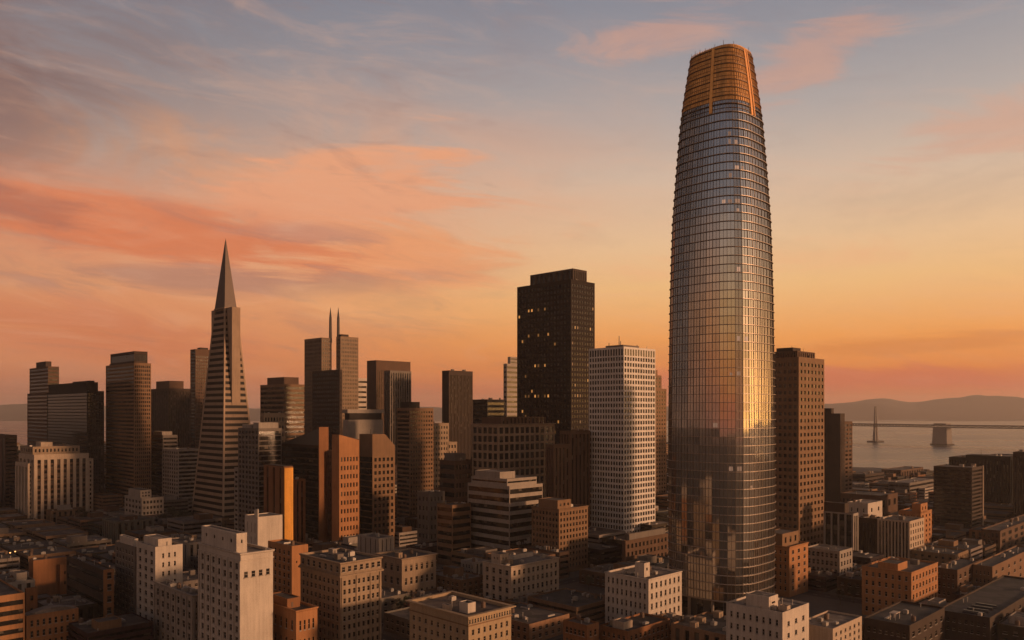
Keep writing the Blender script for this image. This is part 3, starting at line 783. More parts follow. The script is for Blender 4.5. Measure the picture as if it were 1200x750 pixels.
# blade with bright orange end
t = Bld('office_building', 'brown ribbed slab with a blank bright orange end wall')
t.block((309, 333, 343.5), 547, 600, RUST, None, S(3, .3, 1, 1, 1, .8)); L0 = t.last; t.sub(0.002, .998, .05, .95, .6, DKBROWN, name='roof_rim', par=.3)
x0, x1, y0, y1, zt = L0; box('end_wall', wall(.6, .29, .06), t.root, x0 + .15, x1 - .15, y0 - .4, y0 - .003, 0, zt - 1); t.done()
t = Bld('office_building', 'low dull brown annex attached right of the orange end wall')
t.block((340, 345, 358), 562, 628, RUST, S(2, .4, 1.5, 2), None); t.clutter(1); t.done()
# sloping glass roof building with orange party wall
t = Bld('office_building', 'dark glass building with a sloped roof and an orange side wall')
t.block((329, 374, 383.5), 522, 640, DKBROWN, None, B(18, .75), par=.6); x0, x1, y0, y1, zt = t.last
t.prism(x0 - .6, x1 + .6, y0 - .9, y0 - .003, 0, zt + 14.5, RUST, None, None, .3, 1, 'party_wall', None, 0, ())
b = MB(); b.f += [[b.p(*v) for v in f] for f in (
    [(x0 + .1, y0 + .01, zt), (x1 - .1, y0 + .01, zt), (x1 - .1, y0 + .01, zt + 13.5), (x0 + .1, y0 + .01, zt + 13.5)],
    [(x0 + .1, y0 + .01, zt + 13.5), (x1 - .1, y0 + .01, zt + 13.5), (x1 - .1, y1 - 1, zt + .2), (x0 + .1, y1 - 1, zt + .2)],
    [(x0 + .1, y1 - 1, zt + .2), (x0 + .1, y0 + .01, zt), (x0 + .1, y0 + .01, zt + 13.5)], [(x1 - .1, y0 + .01, zt), (x1 - .1, y1 - 1, zt + .2), (x1 - .1, y0 + .01, zt + 13.5)])]
b.build('sloped_roof', band_glass(0.03, .026, .022, .25, 2.4), t.root); t.done()
# orange tower with slanted top
def slant_top(t, m, rise, drop, side=0):
    """a wedge on the roof of the last block, falling to the right"""
    x0, x1, y0, y1, z = t.last; b = MB(); q = 0.004
    x0 -= q; x1 += q; y0 -= q; y1 += q
    lo = [(x0, y0, z - .01), (x1, y0, z - .01), (x1, y1, z - .01), (x0, y1, z - .01)]; hi = [(x0, y0, z + rise), (x1, y0, z + drop), (x1, y1, z + drop), (x0, y1, z + rise)]
    for i in range(4): b.q(lo[i], lo[(i + 1) % 4], hi[(i + 1) % 4], hi[i])
    b.q(*hi); b.build('slanted_roof', wall(*m), t.root)
t = Bld('office_tower', 'bright orange tower with small square windows and slanted top')
t.block((389, 397.5, 421), 532, 607, ORANGE, G(6, 12, .48, .5, 1, 4, .8), None); slant_top(t, ORANGE, 14.5, 10)
t.block((383.5, 389, 394), 528, 640, BROWN, None, G(2, 14, .5, .5)); t.done(100)
t = Bld('office_tower', 'brown tower with chamfered crown and a grid of deep square windows')
t.block((420, 436.5, 464), 533, 672, TAN, G(5, 13, .56, .55, 1.5, 6, .9), B(14, .84, 1.5, 6), dims=(23, 19)); x0, x1, y0, y1, z = t.last
b = MB(); q = .005
lo = [(x0 - q, y0 - q), (x1 + q, y0 - q), (x1 + q, y1 + q), (x0 - q, y1 + q)]; hi = [(x0 - q, y0 - q), (x0 + (x1 - x0) * .55, y0 - q), (x0 + (x1 - x0) * .55, y1 + q), (x0 - q, y1 + q)]
b.loop([[(*a, z - .01) for a in lo], [(*a, z + 7) for a in lo], [(*a, z + 17) for a in hi]], False, True); b.build('chamfered_crown', wall(*TAN), t.root)
t.mast(.2, .5, 21); t.mast(.3, .4, 20)
t.last = (x0, x1, y0, y1, z); t.prism(x0 - .01 + .01, x1, y1 + .01, y1 + 14, 0, z + 12, DARK, None, S(3, .5), .6, 1, 'rear_wing', None, 0, ()); t.done(100)
# twin spire tower
t = Bld('twin_spire_tower', 'twin tower joined by a pale slot with two needle spires')
t.block((394, 399, 420), 394, 1050, (.2, .14, .095), G(10, 40, .5, .55, 2, 3), G(3, 40, .5, .55, 2, 3)); A_ = t.last; t.sub(.1, .5, .2, .8, 3, DKBROWN); t.last = A_
x0, x1, y0, y1, zt = A_
t.prism(x0 - 20, x0 - 5, y1 + 3, y1 + 45, 0, zt - 2, (.16, .112, .078), G(4, 40, .5, .55, 2, 3), G(13, 40, .5, .55, 2, 3), .6, 1, 'wall', None, 0, ())
t.prism(x0 - 5, x0 + 8, y1 + .01, y1 + 9, 0, zt - 52, LGREY, None, B(30, .5), .4, 2, 'link_wall', None, 0, ())
for yy, xx in ((y1 - 1.8, x0 + 2.0), (y1 + 4.4, x0 - 5.9)):
    b = MB(); b.tube((xx, yy, zt - 8), (xx, yy, zt + 24), 2.1, 1.7, 8); b.tube((xx, yy, zt + 24), (xx, yy, zt + 38), 1.7, .15, 8); b.build('spire', plain('spire_steel', 0.06, 0.05, 0.045, .5, .3), t.root)
FOOT[-1] = (FOOT[-1][0] - 20, FOOT[-1][1], FOOT[-1][2], FOOT[-1][3] + 45, *FOOT[-1][4:])
t.done(90)
t = Bld('office_tower', 'dark gridded tower standing against the foot of the twin spire tower')
t.block((366, 398, 401), 433, 960, DKBROWN, G(2, 30, .5, .5), G(12, 30, .6, .5, 2)); t.clutter(2); t.done(90)
t = Bld('office_tower', 'pale stepped tower peeking between twin spire tower and brown frame tower')
t.block((416, 419, 438), 443, 1290, WHITE, B(20, .4), B(20, .4)); t.sub(.55, 1.25, .0, .9, -12, WHITE, zb=0, name='lower_wall'); t.done(50)
t = Bld('office_tower', 'brown tower framing a darker fluted front with a flat top')
t.block((430, 441, 481), 422, 1180, BROWN, S(20, .4, 14), None); t.block((450, 457, 482), 434, 1120, GREY, S(9, .55, 3, 2, .6), S(3, .55, 3, 2, .6)); t.done(70)
t = Bld('office_block', 'low pale block with a dark recessed top storey under the twin spire tower')
t.block((402, 408, 449), 492, 850, LGREY, None, None, roof=2); x0, x1, y0, y1, zt = t.last
t.sub(.04, .96, .04, .96, 7, DARK, name='recessed_storey'); t.sub(-.02, 1.02, -.02, 1.02, 11, LGREY, zb=zt + 7.01, name='top_storey', roof=2); t.clutter(3); t.done()
t = Bld('office_tower', 'brown tower with fine window grid and dark left flank, left of the black slab')
t.block((465, 480, 508), 478, 800, TAN, G(9, 26, .55, .5, 2, 3, .7), B(26, .6)); t.sub(.06, .5, .15, .8, 6, DARK); t.clutter(3); t.done(100)
t = Bld('office_block', 'tan block with a low annex behind the fine gridded brown tower')
t.block((498, 506, 526), 496, 1010, BEIGE, G(6, 14, .5, .5), G(3, 14, .5, .5)); t.sub(.9, 1.5, 0, .8, -24, BEIGE, G(3, 9, .5, .5), zb=0, name='annex'); t.clutter(2); t.done(70)
t = Bld('office_tower', 'plain dark slab tower standing alone with sky on both sides')
t.block((518, 526, 554), 434, 1100, DKBROWN, S(16, .45, 6), S(6, .45, 6)); t.clutter(3); t.done()
t = Bld('office_tower', 'thin pale tower peeking out left of the black tower')
t.block((590, 594, 612), 426, 1250, LGREY, B(24, .45), B(24, .45)); t.sub(.25, .9, .1, .9, 11, LGREY, B(2, .45, 1, 1)); t.done()
# the black tower
lit = set()
for r_, c_ in (((4, 3)), (4, 4), (4, 6), (4, 8), (9, 6), (9, 9), (11, 11), (21, 2), (21, 3), (21, 5), (21, 6), (21, 8), (21, 9), (25, 2), (26, 6), (26, 12), (28, 8), (28, 10), (28, 11), (28, 13), (31, 8), (32, 7), (34, 8), (34, 9), (37, 6)): lit.add(('L', r_, c_))
for r_, c_ in ((8, 1), (8, 2), (11, 0), (15, 0), (4, 8), (21, 1), (21, 2), (21, 3), (30, 2), (33, 1), (37, 0), (18, 6)): lit.add(('R', r_, c_))
rl = random.Random(6)
for _ in range(22): lit.add((rl.choice('LLR'), rl.randrange(3, 40), rl.randrange(0, 9)))
t = Bld('black_tower', 'broad near black tower dotted with glowing orange windows')
t.block((606, 669, 697), 327, 800, (0.014, 0.0085, 0.0062), G(9, 46, .5, .55, 3, 3, .8), G(16, 46, .5, .55, 3, 3, .8), par=1.5, lit=lit); t.sub(.2, .78, .05, .84, 12, DKBROWN, S(6, .5, 2, 2), S(8, .5, 2, 2), par=1); t.clutter(4)
t.mast(.6, .2, 7); t.mast(.7, .3, 5); t.done(100, glass(0.012, 0.01, 0.009, .15, .03))
t = Bld('office_block', 'dark low block with rooftop plant just left of the black tower')
t.block((554, 571, 592), 468, 960, DARK, B(20, .5), B(20, .5)); t.clutter(5); t.done()
t = Bld('office_building', 'beige pier and grid building with a brown plant deck before the black tower')
t.block((553, 584, 650), 497, 705, BEIGE, G(11, 13, .7, .72, 2, 4, .6, .8), G(5, 13, .7, .72, 2, 4, .6, .8), cornice=.8); t.sub(.1, .9, .12, .85, 6, BROWN, S(12, .4, 1, 1), None); t.clutter(6); t.done(100)
t = Bld('office_block', 'stepped brown block between beige grid building and white grid tower')
t.block((656, 668, 692), 505, 690, BROWN, S(5, .4, 3), S(3, .4, 3)); t.sub(-.75, 0, .0, .8, -11, BROWN, S(4, .4, 3), S(3, .4, 3), zb=0, name='lower_wall'); t.clutter(2); t.done()
# white grid tower
t = Bld('white_tower', 'white tower with a regular grid of square windows and roof antennas')
t.block((690, 731, 768), 406, 690, (0.56, .52, .48), G(12, 31, .68, .64, 7.8, 8, .4, .7), G(13, 31, .68, .64, 7.8, 8, .4, .7), par=1.4, roof=2); x0, x1, y0, y1, zt = t.last
# tall top-storey openings
n0 = len(t.panes)
for i in range(12):
    pw = (x1 - x0 - 1) / 12; u = x0 + .5 + pw * (i + .5)
    t.panes.append((zt, 'R', (u, y0 - .02, zt - 4.6), (1, 0), pw * .6, 5.6, None, False, False))
for i in range(13):
    pw = (y1 - y0 - 1) / 13; u = y0 + .5 + pw * (i + .5)
    t.panes.append((zt, 'L', (x0 - .02, u, zt - 4.6), (0, -1), pw * .6, 5.6, None, False, False))
t.sub(.2, .7, .2, .7, 2.5, GREY); t.clutter(5); t.mast(.35, .45, 11, .35); t.mast(.45, .5, 7, .35); t.mast(.2, .6, 5, .3); t.mast(.75, .3, 4, .3); t.done(100, glass(0.012, 0.01, 0.009, .12, .05))
t = Bld('office_tower', 'narrow beige stepped tower squeezed between white and glass towers')
t.block((752, 762, 781), 455, 900, TAN, G(6, 30, .5, .5), G(4, 30, .5, .5)); t.sub(.15, .8, .2, .8, 15, TAN, G(3, 3, .5, .5, 1.5, 1.5), name='upper_wall'); t.sub(.3, .6, .3, .6, 21, TAN); t.done(60)
# right of the glass tower
t = Bld('office_tower', 'brown tower with square windows and a notched crown, right of the glass tower')
t.block((893, 936, 966), 418, 610, TAN, G(7, 28, .56, .5, 3, 4, .9, .6), G(7, 28, .62, .5, 3, 4, .9, .6), par=1.4); t.sub(.12, .8, .12, .8, 5, BROWN, S(8, .4, 1, 1), S(8, .4, 1, 1)); t.sub(.2, .5, .3, .75, 8, DKBROWN); t.clutter(5); t.mast(.3, .4, 10, .1); t.mast(.6, .3, 8, .1); t.done(100)
t = Bld('apartment_tower', 'dark slab tower with a pale balconied edge in front of the bay')
t.block((955, 985, 999), 494, 850, BROWN, G(3, 22, .62, .5, 2, 3, .6), S(4, .3)); t.sub(-.02, .35, .0, .8, 8.5, DKBROWN, name='upper_wall', zb=0); t.sub(.1, .3, .4, .7, 14, DKBROWN); t.done(70)
t = Bld('apartment_tower', 'dark apartment tower with two bright vertical fins at the right edge')
t.block((1094, 1139, 1152), 548, 750, DKBROWN, B(16, .55), B(16, .55)); x0, x1, y0, y1, zt = t.last
for k, u in enumerate((x1 - 2.5, x1 - .8)): box('facade_fin', wall(*CREAM), t.root, u - .35, u + .35, y0 - .8, y0 - .003, 0, zt + .5)
t.clutter(3); t.done()
t = Bld('office_building', 'black block with rooftop plant and mast behind the finned apartment tower')
t.block((1112, 1158, 1172), 537, 930, DARK, B(14, .5), S(8, .4)); t.sub(.1, .6, .1, .6, 3, DARK); t.clutter(5); t.mast(.4, .3, 10); t.done()
t = Bld('office_building', 'black block with a flat roof at the right photo edge, nearest the bay')
t.block((1150, 1184, 1200), 535, 870, DARK, S(6, .4), S(8, .4)); t.clutter(4); t.done()
t = Bld('office_building', 'dark brown slab cut off by the right photo edge')
t.block((1187, 1206, 1230), 530, 800, DKBROWN, B(14, .5), S(5, .4)); t.clutter(3); t.done()
t = Bld('warehouse', 'dim brown warehouse with tall bays along the right photo edge')
t.block((1150, 1172, 1226), 622, 650, BROWN, G(8, 3, .5, .6, 1.5, 2), G(4, 3, .5, .6, 1.5, 2), cornice=.5); t.clutter(5); t.done(60)

# ------------------------------------------------------------------ middle-ground low buildings
t = Bld('office_building', 'banded white office block with stepped plant floors before the beige grid building')
t.block((548, 597, 636), 570, 590, LGREY, B(9, .55, 1.0, 3), B(9, .55, 1.0, 3), roof=2); t.sub(.06, .95, .1, .96, 5, LGREY, B(1, .4, 1, 2), B(1, .4, 1, 2), roof=2, par=.8, name='setback'); t.sub(.1, .55, .3, .9, 9.5, LGREY, roof=2); t.clutter(6); t.done()
t = Bld('office_building', 'brown block ringed by seven window bands left of the banded white office')
t.block((512, 530, 552), 592, 600, TAN, B(7, .5, 1, 3), B(7, .5, 1, 3)); t.clutter(3); t.done()
t = Bld('office_building', 'small grey block with sparse windows between gridded brown tower and banded block')
t.block((489, 503, 521), 577, 650, GREY, G(4, 6, .4, .45, 2, 3), G(3, 6, .4, .45, 2, 3)); t.clutter(3); t.done(60)
t = Bld('office_building', 'dim block with bulky rooftop plant behind the small grey block')
t.block((515, 533, 556), 540, 720, BROWN, G(6, 8, .5, .5), B(8, .5)); t.sub(.1, .7, .2, .8, 6, GREY); t.clutter(5); t.done(60)
t = Bld('office_building', 'brown gridded hotel-like block with a ragged roof left of the white grid tower')
t.block((623, 655, 689), 597, 570, TAN, G(9, 10, .5, .55, 1.5, 3, .6), G(8, 10, .5, .55, 1.5, 3, .6), cornice=.4); t.sub(.05, .5, .1, .8, 6, TAN, G(3, 1, .4, .4, 1, 1.5)); t.clutter(6); t.done(100)
t = Bld('office_building', 'low brown block with a window row at the foot of the white grid tower')
t.block((729, 733, 783), 634, 560, BROWN, G(11, 4, .5, .55, 1.5, 2), None); t.sub(.1, .95, .2, .9, 4, GREY); t.clutter(3); t.done(60)
t = Bld('office_building', 'orange lit corner block with a stepped top right of the glass tower foot')
t.block((893, 925, 947), 641, 500, ORANGE, G(3, 6, .34, .5, 1.5, 3), G(5, 6, .34, .5, 1.5, 3), cornice=.5); t.sub(.0, .85, .25, .95, 7.5, TAN, G(3, 1, .35, .55, 1, 1), None); t.clutter(3); t.done(80)
t = Bld('office_building', 'small pale block with four columns of windows beside the orange lit corner block')
t.block((944, 984, 999), 646, 530, LGREY, G(4, 4, .5, .55, 1, 2), G(7, 4, .55, .6, 1, 2), roof=2); t.clutter(2); t.done(60)
t = Bld('office_building', 'dark glass building framed by four pale piers')
t.block((965, 1000, 1006), 602, 600, LGREY, S(2, .7, 2, 2), S(4, .8, .8, 2, .8, 1.2)); x0, x1, y0, y1, zt = t.last; t.sub(.1, .9, .3, 1.0, 7, DKBROWN); t.clutter(2); t.done()
t = Bld('office_building', 'dark blank block rising right of the pier framed building')
t.block((1004, 1028, 1036), 608, 630, DKBROWN, None, S(5, .25)); t.clutter(4); t.done()
t = Bld('office_building', 'pale walled block with a bright salmon end of six window columns')
t.block((1028, 1066, 1083), 611, 600, CREAM, G(6, 6, .4, .6, 1.2, 3, .6), S(9, .5, 1.2, 3, .8)); t.clutter(4); t.done(80)
t = Bld('office_building', 'orange brick building with a tower-like end behind the salmon ended block')
t.block((1053, 1079, 1092), 600, 650, ORANGE, G(3, 7, .35, .5), G(6, 7, .35, .5)); t.sub(.0, .6, -.0, .4, 6.5, ORANGE, G(2, 1, .3, .5, 1.2, 1), None, name='upper_wall'); t.mast(.2, .2, 7, .1); t.done(70)
t = Bld('office_building', 'white cube-like house with a bright salmon end above the dark blank block')
t.block((993, 1017, 1034), 590, 720, WHITE, G(2, 3, .2, .4), G(3, 3, .25, .4), roof=2); t.clutter(3); t.done(60)
t = Bld('warehouse', 'long dim shed with a low roof behind the white cube-like house')
t.block((985, 1032, 1052), 581, 800, BROWN, G(3, 2, .4, .5), G(9, 2, .5, .5)); t.clutter(4); t.done(60)
t = Bld('pier_shed', 'long flat pier shed at the edge of the bay')
t.block((1033, 1056, 1082), 551, 1290, BROWN, S(9, .5, 3, 1), S(8, .5, 3, 1)); t.clutter(2); t.done()
t = Bld('warehouse', 'dull waterfront block with a stair head, left of the pier shed')
t.block((996, 1014, 1036), 556, 1190, DKBROWN, B(3, .4), B(3, .4)); t.clutter(5); t.done()
t = Bld('warehouse', 'low waterfront block with pale rooftop plant right of the bay inlet')
t.block((1041, 1066, 1098), 566, 1050, GREY, B(3, .5), B(3, .5), roof=2); t.clutter(6, big=1.4); t.done()

# ------------------------------------------------------------------ foreground
t = Bld('apartment_block', 'tall white block with a blank salmon end wall and four high windows')
t.block((233, 282, 320), 649, 345, WHITE, None, G(7, 11, .42, .58, 3.5, 1, 1.0, .5), roof=2, cornice=.5); x0, x1, y0, y1, zt = t.last; F0 = t.last
t.belt(zt - 3.4, .4, .35, WHITE); t.pilasters('L', 7, WHITE, .8, .35, 0, 3.42)
for i in range(4):
    u = x0 + (x1 - x0) * (.16 + .225 * i)
    t.panes.append((zt, 'R', (u, y0 - .02, zt - 9.2), (1, 0), 1.6, 2.4, None, False, False))
t.prism(x0 + .6, x0 + (x1 - x0) * .36, y0 + 5, y1 - 1.5, zt - 1.2, zt + 8, WHITE, G(1, 1, .25, .3, 1, 3), G(4, 1, .2, .3, 1, 3), .5, 2, 'penthouse', None, 0, ())
t.last = F0; t.clutter(4)
t.done(100)
t = Bld('apartment_block', 'slim building with a blank bright orange end behind the white block')
t.block((314, 342, 361), 640, 425, ORANGE, G(2, 1, .2, .1, 3, 30), G(5, 10, .38, .55, 2, 2), roof=3); t.clutter(3); t.done(80)
t = Bld('plant_house', 'white blank cube with vent pipes above the slim orange ended building')
t.block((287, 302, 331), 606, 462, WHITE, None, G(3, 6, .15, .6, 2, 3), roof=2, par=.5); x0, x1, y0, y1, zt = t.last
for k in range(3):
    b = MB(); b.tube((x0 + 1.5 + .9 * k, y0 + 3 + 3 * k, zt - .6), (x0 + 1.5 + .9 * k, y0 + 3 + 3 * k, zt + 4.2 - k * .6), .7, n=10); b.build('vent_stack', plain('galvanised_sheet', .3, .27, .24, .5, .3), t.root)
t.done()
t = Bld('office_building', 'big tan block with a deep classical cornice and rows of paired windows')
t.block((352, 399, 447), 660, 372, BEIGE, G(8, 9, .46, .55, 7.5, 1, .9, .5), G(9, 9, .46, .55, 7.5, 1, .9, .5), cornice=.5, roof=1); x0, x1, y0, y1, zt = t.last
t.belt(zt - 6.6, .8, .8, BEIGE); t.belt(zt - 5.6, .35, .4, BEIGE)
for i in range(7):
    t.panes.append((zt, 'R', (x0 + (x1 - x0) * (i + .5) / 7, y0 - .02, zt - 3.1), (1, 0), 1.6, 2.2, None, False, False))
    t.panes.append((zt, 'L', (x0 - .02, y0 + (y1 - y0) * (i + .5) / 7, zt - 3.1), (0, -1), 1.7, 2.6, None, False, False))
for i in (0, 3.0, 5.98, 8):
    u = x0 + .9 + (x1 - x0 - 1.8) * i / 8; box('pilaster', wall(*BEIGE), t.root, u - .35, u + .35, y0 - .35, y0 - .003, 0, zt - 6.61)
t.clutter(8); t.done(100)
t = Bld('office_building', 'low orange building with a wrapped cornice tucked between white and tan blocks')
t.block((306, 347, 372), 716, 352, ORANGE, G(4, 3, .4, .5, 2.6, 1), G(6, 3, .3, .5, 2.6, 1), cornice=.4, roof=3); t.sub(.1, .7, .3, .8, 3.5, RUST); t.clutter(4); t.done(60)
t = Bld('plant_house', 'pale drum-like plant house with pilasters above the tan cornice block')
t.block((419, 444, 462), 631, 507, LGREY, S(3, .2, 1, 3), S(4, .2, 1, 3), roof=2); t.clutter(4, big=.8); t.done()
t = Bld('office_building', 'pale classical block with a heavy cornice beside a dark tree')
t.block((440, 471, 511), 655, 480, BEIGE, G(6, 3, .42, .5, 2, 2), G(4, 3, .4, .5, 2, 2), cornice=1.0, roof=1); x0, x1, y0, y1, zt = t.last; t.belt(zt - 4.6, .4, .4, BEIGE); t.belt(zt - 8.3, .4, .3, BEIGE); t.clutter(5); t.done(60)
t = Bld('office_building', 'five storey pale block with long window rows and a white roof kiosk')
t.block((566, 599, 655), 664, 470, CREAM, G(10, 4, .46, .56, 1.6, 3, .8), G(4, 4, .42, .56, 1.6, 3, .8), cornice=.4, roof=2); x0, x1, y0, y1, zt = t.last; F0 = t.last
for k in range(4): t.belt(zt - 1.6 - (zt - 4.6) / 4 * (k + 1), .3, .18, CREAM)
t.prism(x0 + 4, x0 + 11, y0 + 13, y1 - 3, zt - 1.2, zt + 5, CREAM, G(2, 1, .35, .4, 1, 1.5), G(2, 1, .3, .4, 1, 1.5), .4, 2, 'roof_kiosk', None, 0, ())
t.prism(x0 + 15, x1 - 4, y1 - 6, y1 - 4, zt - 1.2, zt + 1.6, WHITE, None, None, .2, 2, 'roof_screen', None, 0, ())
t.last = F0; t.clutter(5); t.done(100)
t = Bld('office_building', 'pale rear wing with broad piers left of the five storey pale block')
t.block((540, 556, 572), 659, 515, LGREY, S(3, .5, 1.4, 2), G(4, 4, .5, .55, 1.4, 2), roof=2); t.clutter(3); t.done(60)
t = Bld('office_building', 'nearest tan building at the bottom edge with wide eaves and a frieze')
t.block((480, 549, 599), 722, 335, (0.3, .22, .14), G(7, 6, .36, .55, 5.2, 1, .9, .45), G(9, 6, .33, .5, 5.2, 1, .9, .45), cornice=1.5, par=1.2, roof=3); x0, x1, y0, y1, zt = t.last
t.belt(zt - 4.4, .4, .35, TAN)
for i in range(16):
    t.panes.append((zt, 'R', (x0 + (x1 - x0) * (i + .5) / 16, y0 - .02, zt - 2.5), (1, 0), .7, 1.5, None, False, False))
F0 = t.last
t.prism(x0 + 5.5, x0 + 10, y0 + 6.5, y0 + 12, zt - 1.5, zt + 3.2, WHITE, None, None, .3, 1, 'roof_kiosk', None, 0, ())
t.prism(x0 + 2, x0 + 4, y0 + 15, y0 + 19, zt - 1.5, zt + 1.6, CREAM, None, None, .2, 2, 'roof_kiosk', None, 0, ())
t.last = F0; t.clutter(3); t.done(100)
t = Bld('office_building', 'white five storey block with a windowed roof hut before the glass tower')
t.block((709, 760, 799), 679, 415, WHITE, G(7, 5, .4, .55, 1.2, 1.5, .9), G(9, 5, .38, .55, 1.2, 1.5, .9), roof=2, cornice=.25); x0, x1, y0, y1, zt = t.last; F0 = t.last
for k in range(4): t.belt(1.2 + (zt - 2.7) / 5 * (k + 1), .25, .15, WHITE)
t.prism(x0 + 6, x0 + 11, y0 + 7, y0 + 13, zt - 1.2, zt + 6.5, WHITE, G(1, 1, .45, .4, 1.5, 2.5), None, .4, 2, 'roof_hut', None, 0, ()); t.last = F0; t.clutter(5); t.done(100)
t = Bld('office_building', 'low brown corner building at the bottom edge below the white five storey block')
t.block((660, 688, 702), 733, 368, RUST, G(2, 3, .45, .5, 1.6, 1), G(5, 3, .6, .5, 1.6, 1), roof=3); t.clutter(3); t.done(40)
t = Bld('office_building', 'long low building with an orange window wall at the bottom edge')
t.block((703, 736, 785), 740, 372, RUST, G(9, 3, .45, .55, 1.6, 1), G(5, 3, .4, .5, 1.6, 1), roof=1); t.sub(.1, .3, .3, .7, 2.6, CREAM); t.clutter(6); t.done(60)
t = Bld('office_building', 'white flat-roofed building with stepped roof boxes at the bottom edge')
t.block((851, 917, 948), 718, 330, WHITE, G(3, 6, .3, .4, 3, 1, 2), G(8, 6, .34, .48, 2, 1, 1), roof=2, par=.8); x0, x1, y0, y1, zt = t.last; F0 = t.last
t.prism(x0 + 3, x0 + 11, y0 + 7.5, y0 + 18, zt - 1, zt + 4.6, WHITE, G(1, 1, .5, .35, 1.6, 1.6), None, .3, 2, 'penthouse', None, 0, ())
t.prism(x0 + 6, x0 + 9, y0 + 1, y0 + 4.5, zt - 1, zt + 1.4, CREAM, None, None, .2, 2, 'roof_kiosk', None, 0, ()); t.last = F0; t.clutter(7); t.done(100)
t = Bld('office_building', 'lower pale annex with a shallow parapet right of the stepped roof boxes')
t.block((935, 976, 1010), 737, 352, CREAM, G(6, 6, .35, .5, 1.5, 1), None, roof=2, par=.8); t.clutter(5); t.done(60)
t = Bld('office_building', 'solid orange brick cube with five rows of small windows')
t.block((1010, 1068, 1099), 671, 440, ORANGE, G(8, 5, .42, .5, 1.3, 1.5, .7), G(7, 5, .34, .5, 1.3, 1.5, .9), roof=3, cornice=.2); [t.belt(t.last[4] - 1.3 - (t.last[4] - 2.8) / 5 * (k + 1), .3, .2, ORANGE) for k in range(4)]; t.sub(.06, .4, .3, .7, 3.2, ORANGE); t.clutter(5); t.done(100)
t = Bld('apartment_block', 'white ten storey block with a salmon end of three window columns')
t.block((160, 182, 214), 641, 415, WHITE, G(3, 9, .32, .5, 2.6, 1, 2.5), G(3, 10, .42, .55, 2, 1), roof=2); x0, x1, y0, y1, zt = t.last; F0 = t.last
t.prism(x0 + 3, x0 + 10, y0 + 4, y1 - 2, zt - 1, zt + 3.2, WHITE, None, None, .3, 2, 'penthouse', None, 0, ()); t.last = F0
t.clutter(3); t.done(80)
t = Bld('apartment_block', 'shaded pale wing with faint windows left of the ten storey salmon ended block')
t.block((135, 158, 165), 641, 440, GREY, None, G(6, 10, .4, .5, 2, 1), roof=2); t.sub(.1, .9, .1, .8, 4, WHITE, roof=2); t.clutter(2); t.done(60)
t = Bld('office_building', 'low pale building with slim piers and cluttered roof at foot of ten storey block')
t.block((181, 226, 242), 698, 378, LGREY, G(3, 5, .4, .6, 2, 1), G(7, 5, .42, .6, 2, 1), cornice=.5, roof=2); t.pilasters('L', 7, LGREY, .7, .4, 0, 1.5); t.pilasters('R', 3, LGREY, .7, .4, 0, 1.5); t.clutter(9); t.done(80)
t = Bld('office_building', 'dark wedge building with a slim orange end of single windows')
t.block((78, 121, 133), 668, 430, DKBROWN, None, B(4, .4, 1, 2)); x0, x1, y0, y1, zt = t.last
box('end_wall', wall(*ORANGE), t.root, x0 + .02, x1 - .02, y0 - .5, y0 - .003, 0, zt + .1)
for k in range(5): t.panes.append((zt - k, 'R', ((x0 + x1) / 2 + .3, y0 - .52, zt - 3.2 - 6.2 * k), (1, 0), 2.0, 3.2, None, False, False))
t.clutter(4); t.done()
t = Bld('office_building', 'small orange building with a curved grey roof and paired windows')
t.block((26, 31, 92), 722, 385, ORANGE, G(8, 3, .42, .55, 1.4, 1, 1.0), None, roof=0); x0, x1, y0, y1, zt = t.last
b = MB(); rg = []
for k in range(9):
    a = k / 8; rg.append(((x0 + .3) + (x1 - x0 - .6) * a, zt - .1 + 2.2 * math.sin(math.pi * a)))
for y_, fl in ((y0 + .4, 0), (y1 - .4, 1)):
    f = [b.p(x, y_, z) for x, z in rg]; b.f.append(f[::-1] if not fl else f)
for (xa, za), (xb, zb_) in zip(rg, rg[1:]): b.q((xa, y0 + .4, za), (xb, y0 + .4, zb_), (xb, y1 - .4, zb_), (xa, y1 - .4, za))
b.build('curved_roof', roof_mat(2), t.root); t.done(60)
t = Bld('parking_garage', 'orange banded garage cut by the lower left photo corner')
t.block((-40, -12, 29), 700, 372, (0.26, .13, .06), B(6, .5, 2, 1), B(6, .5, 2, 1)); t.block((29, 30.5, 44), 690, 398, RUST, G(1, 4, .4, .4, 2, 2), None); t.clutter(3); t.done()
t = Bld('billboard_wall', 'blank brick end wall standing above low roofs at the lower left')
t.block((34, 39, 80), 657, 500, RUST, None, None, par=.3, roof=3); x0, x1, y0, y1, zt = t.last; t.sub(.72, 1.0, -.35, -.003, -4, RUST, G(1, 2, .3, .3, 2, 4), None, zb=0, name='end_wall'); t.clutter(2); t.done()
t = Bld('office_building', 'low dim building right of the orange brick cube with a ledge roof')
t.block((1096, 1122, 1150), 668, 480, BROWN, G(5, 3, .4, .5), G(4, 3, .4, .5), roof=1); t.clutter(5); t.done(50)
t = Bld('office_building', 'brown brick warehouse roof and wall at the lower right photo edge')
t.block((1140, 1163, 1212), 664, 492, (.15, .085, .05), G(7, 3, .3, .4), G(4, 3, .3, .4), roof=1); t.clutter(6); t.done(60)
t = Bld('warehouse', 'dark flat-roofed shed with a row of skylights at the lower right corner')
t.block((1098, 1160, 1230), 724, 395, DKBROWN, G(10, 2, .4, .4), G(8, 2, .4, .4), roof=1); x0, x1, y0, y1, zt = t.last
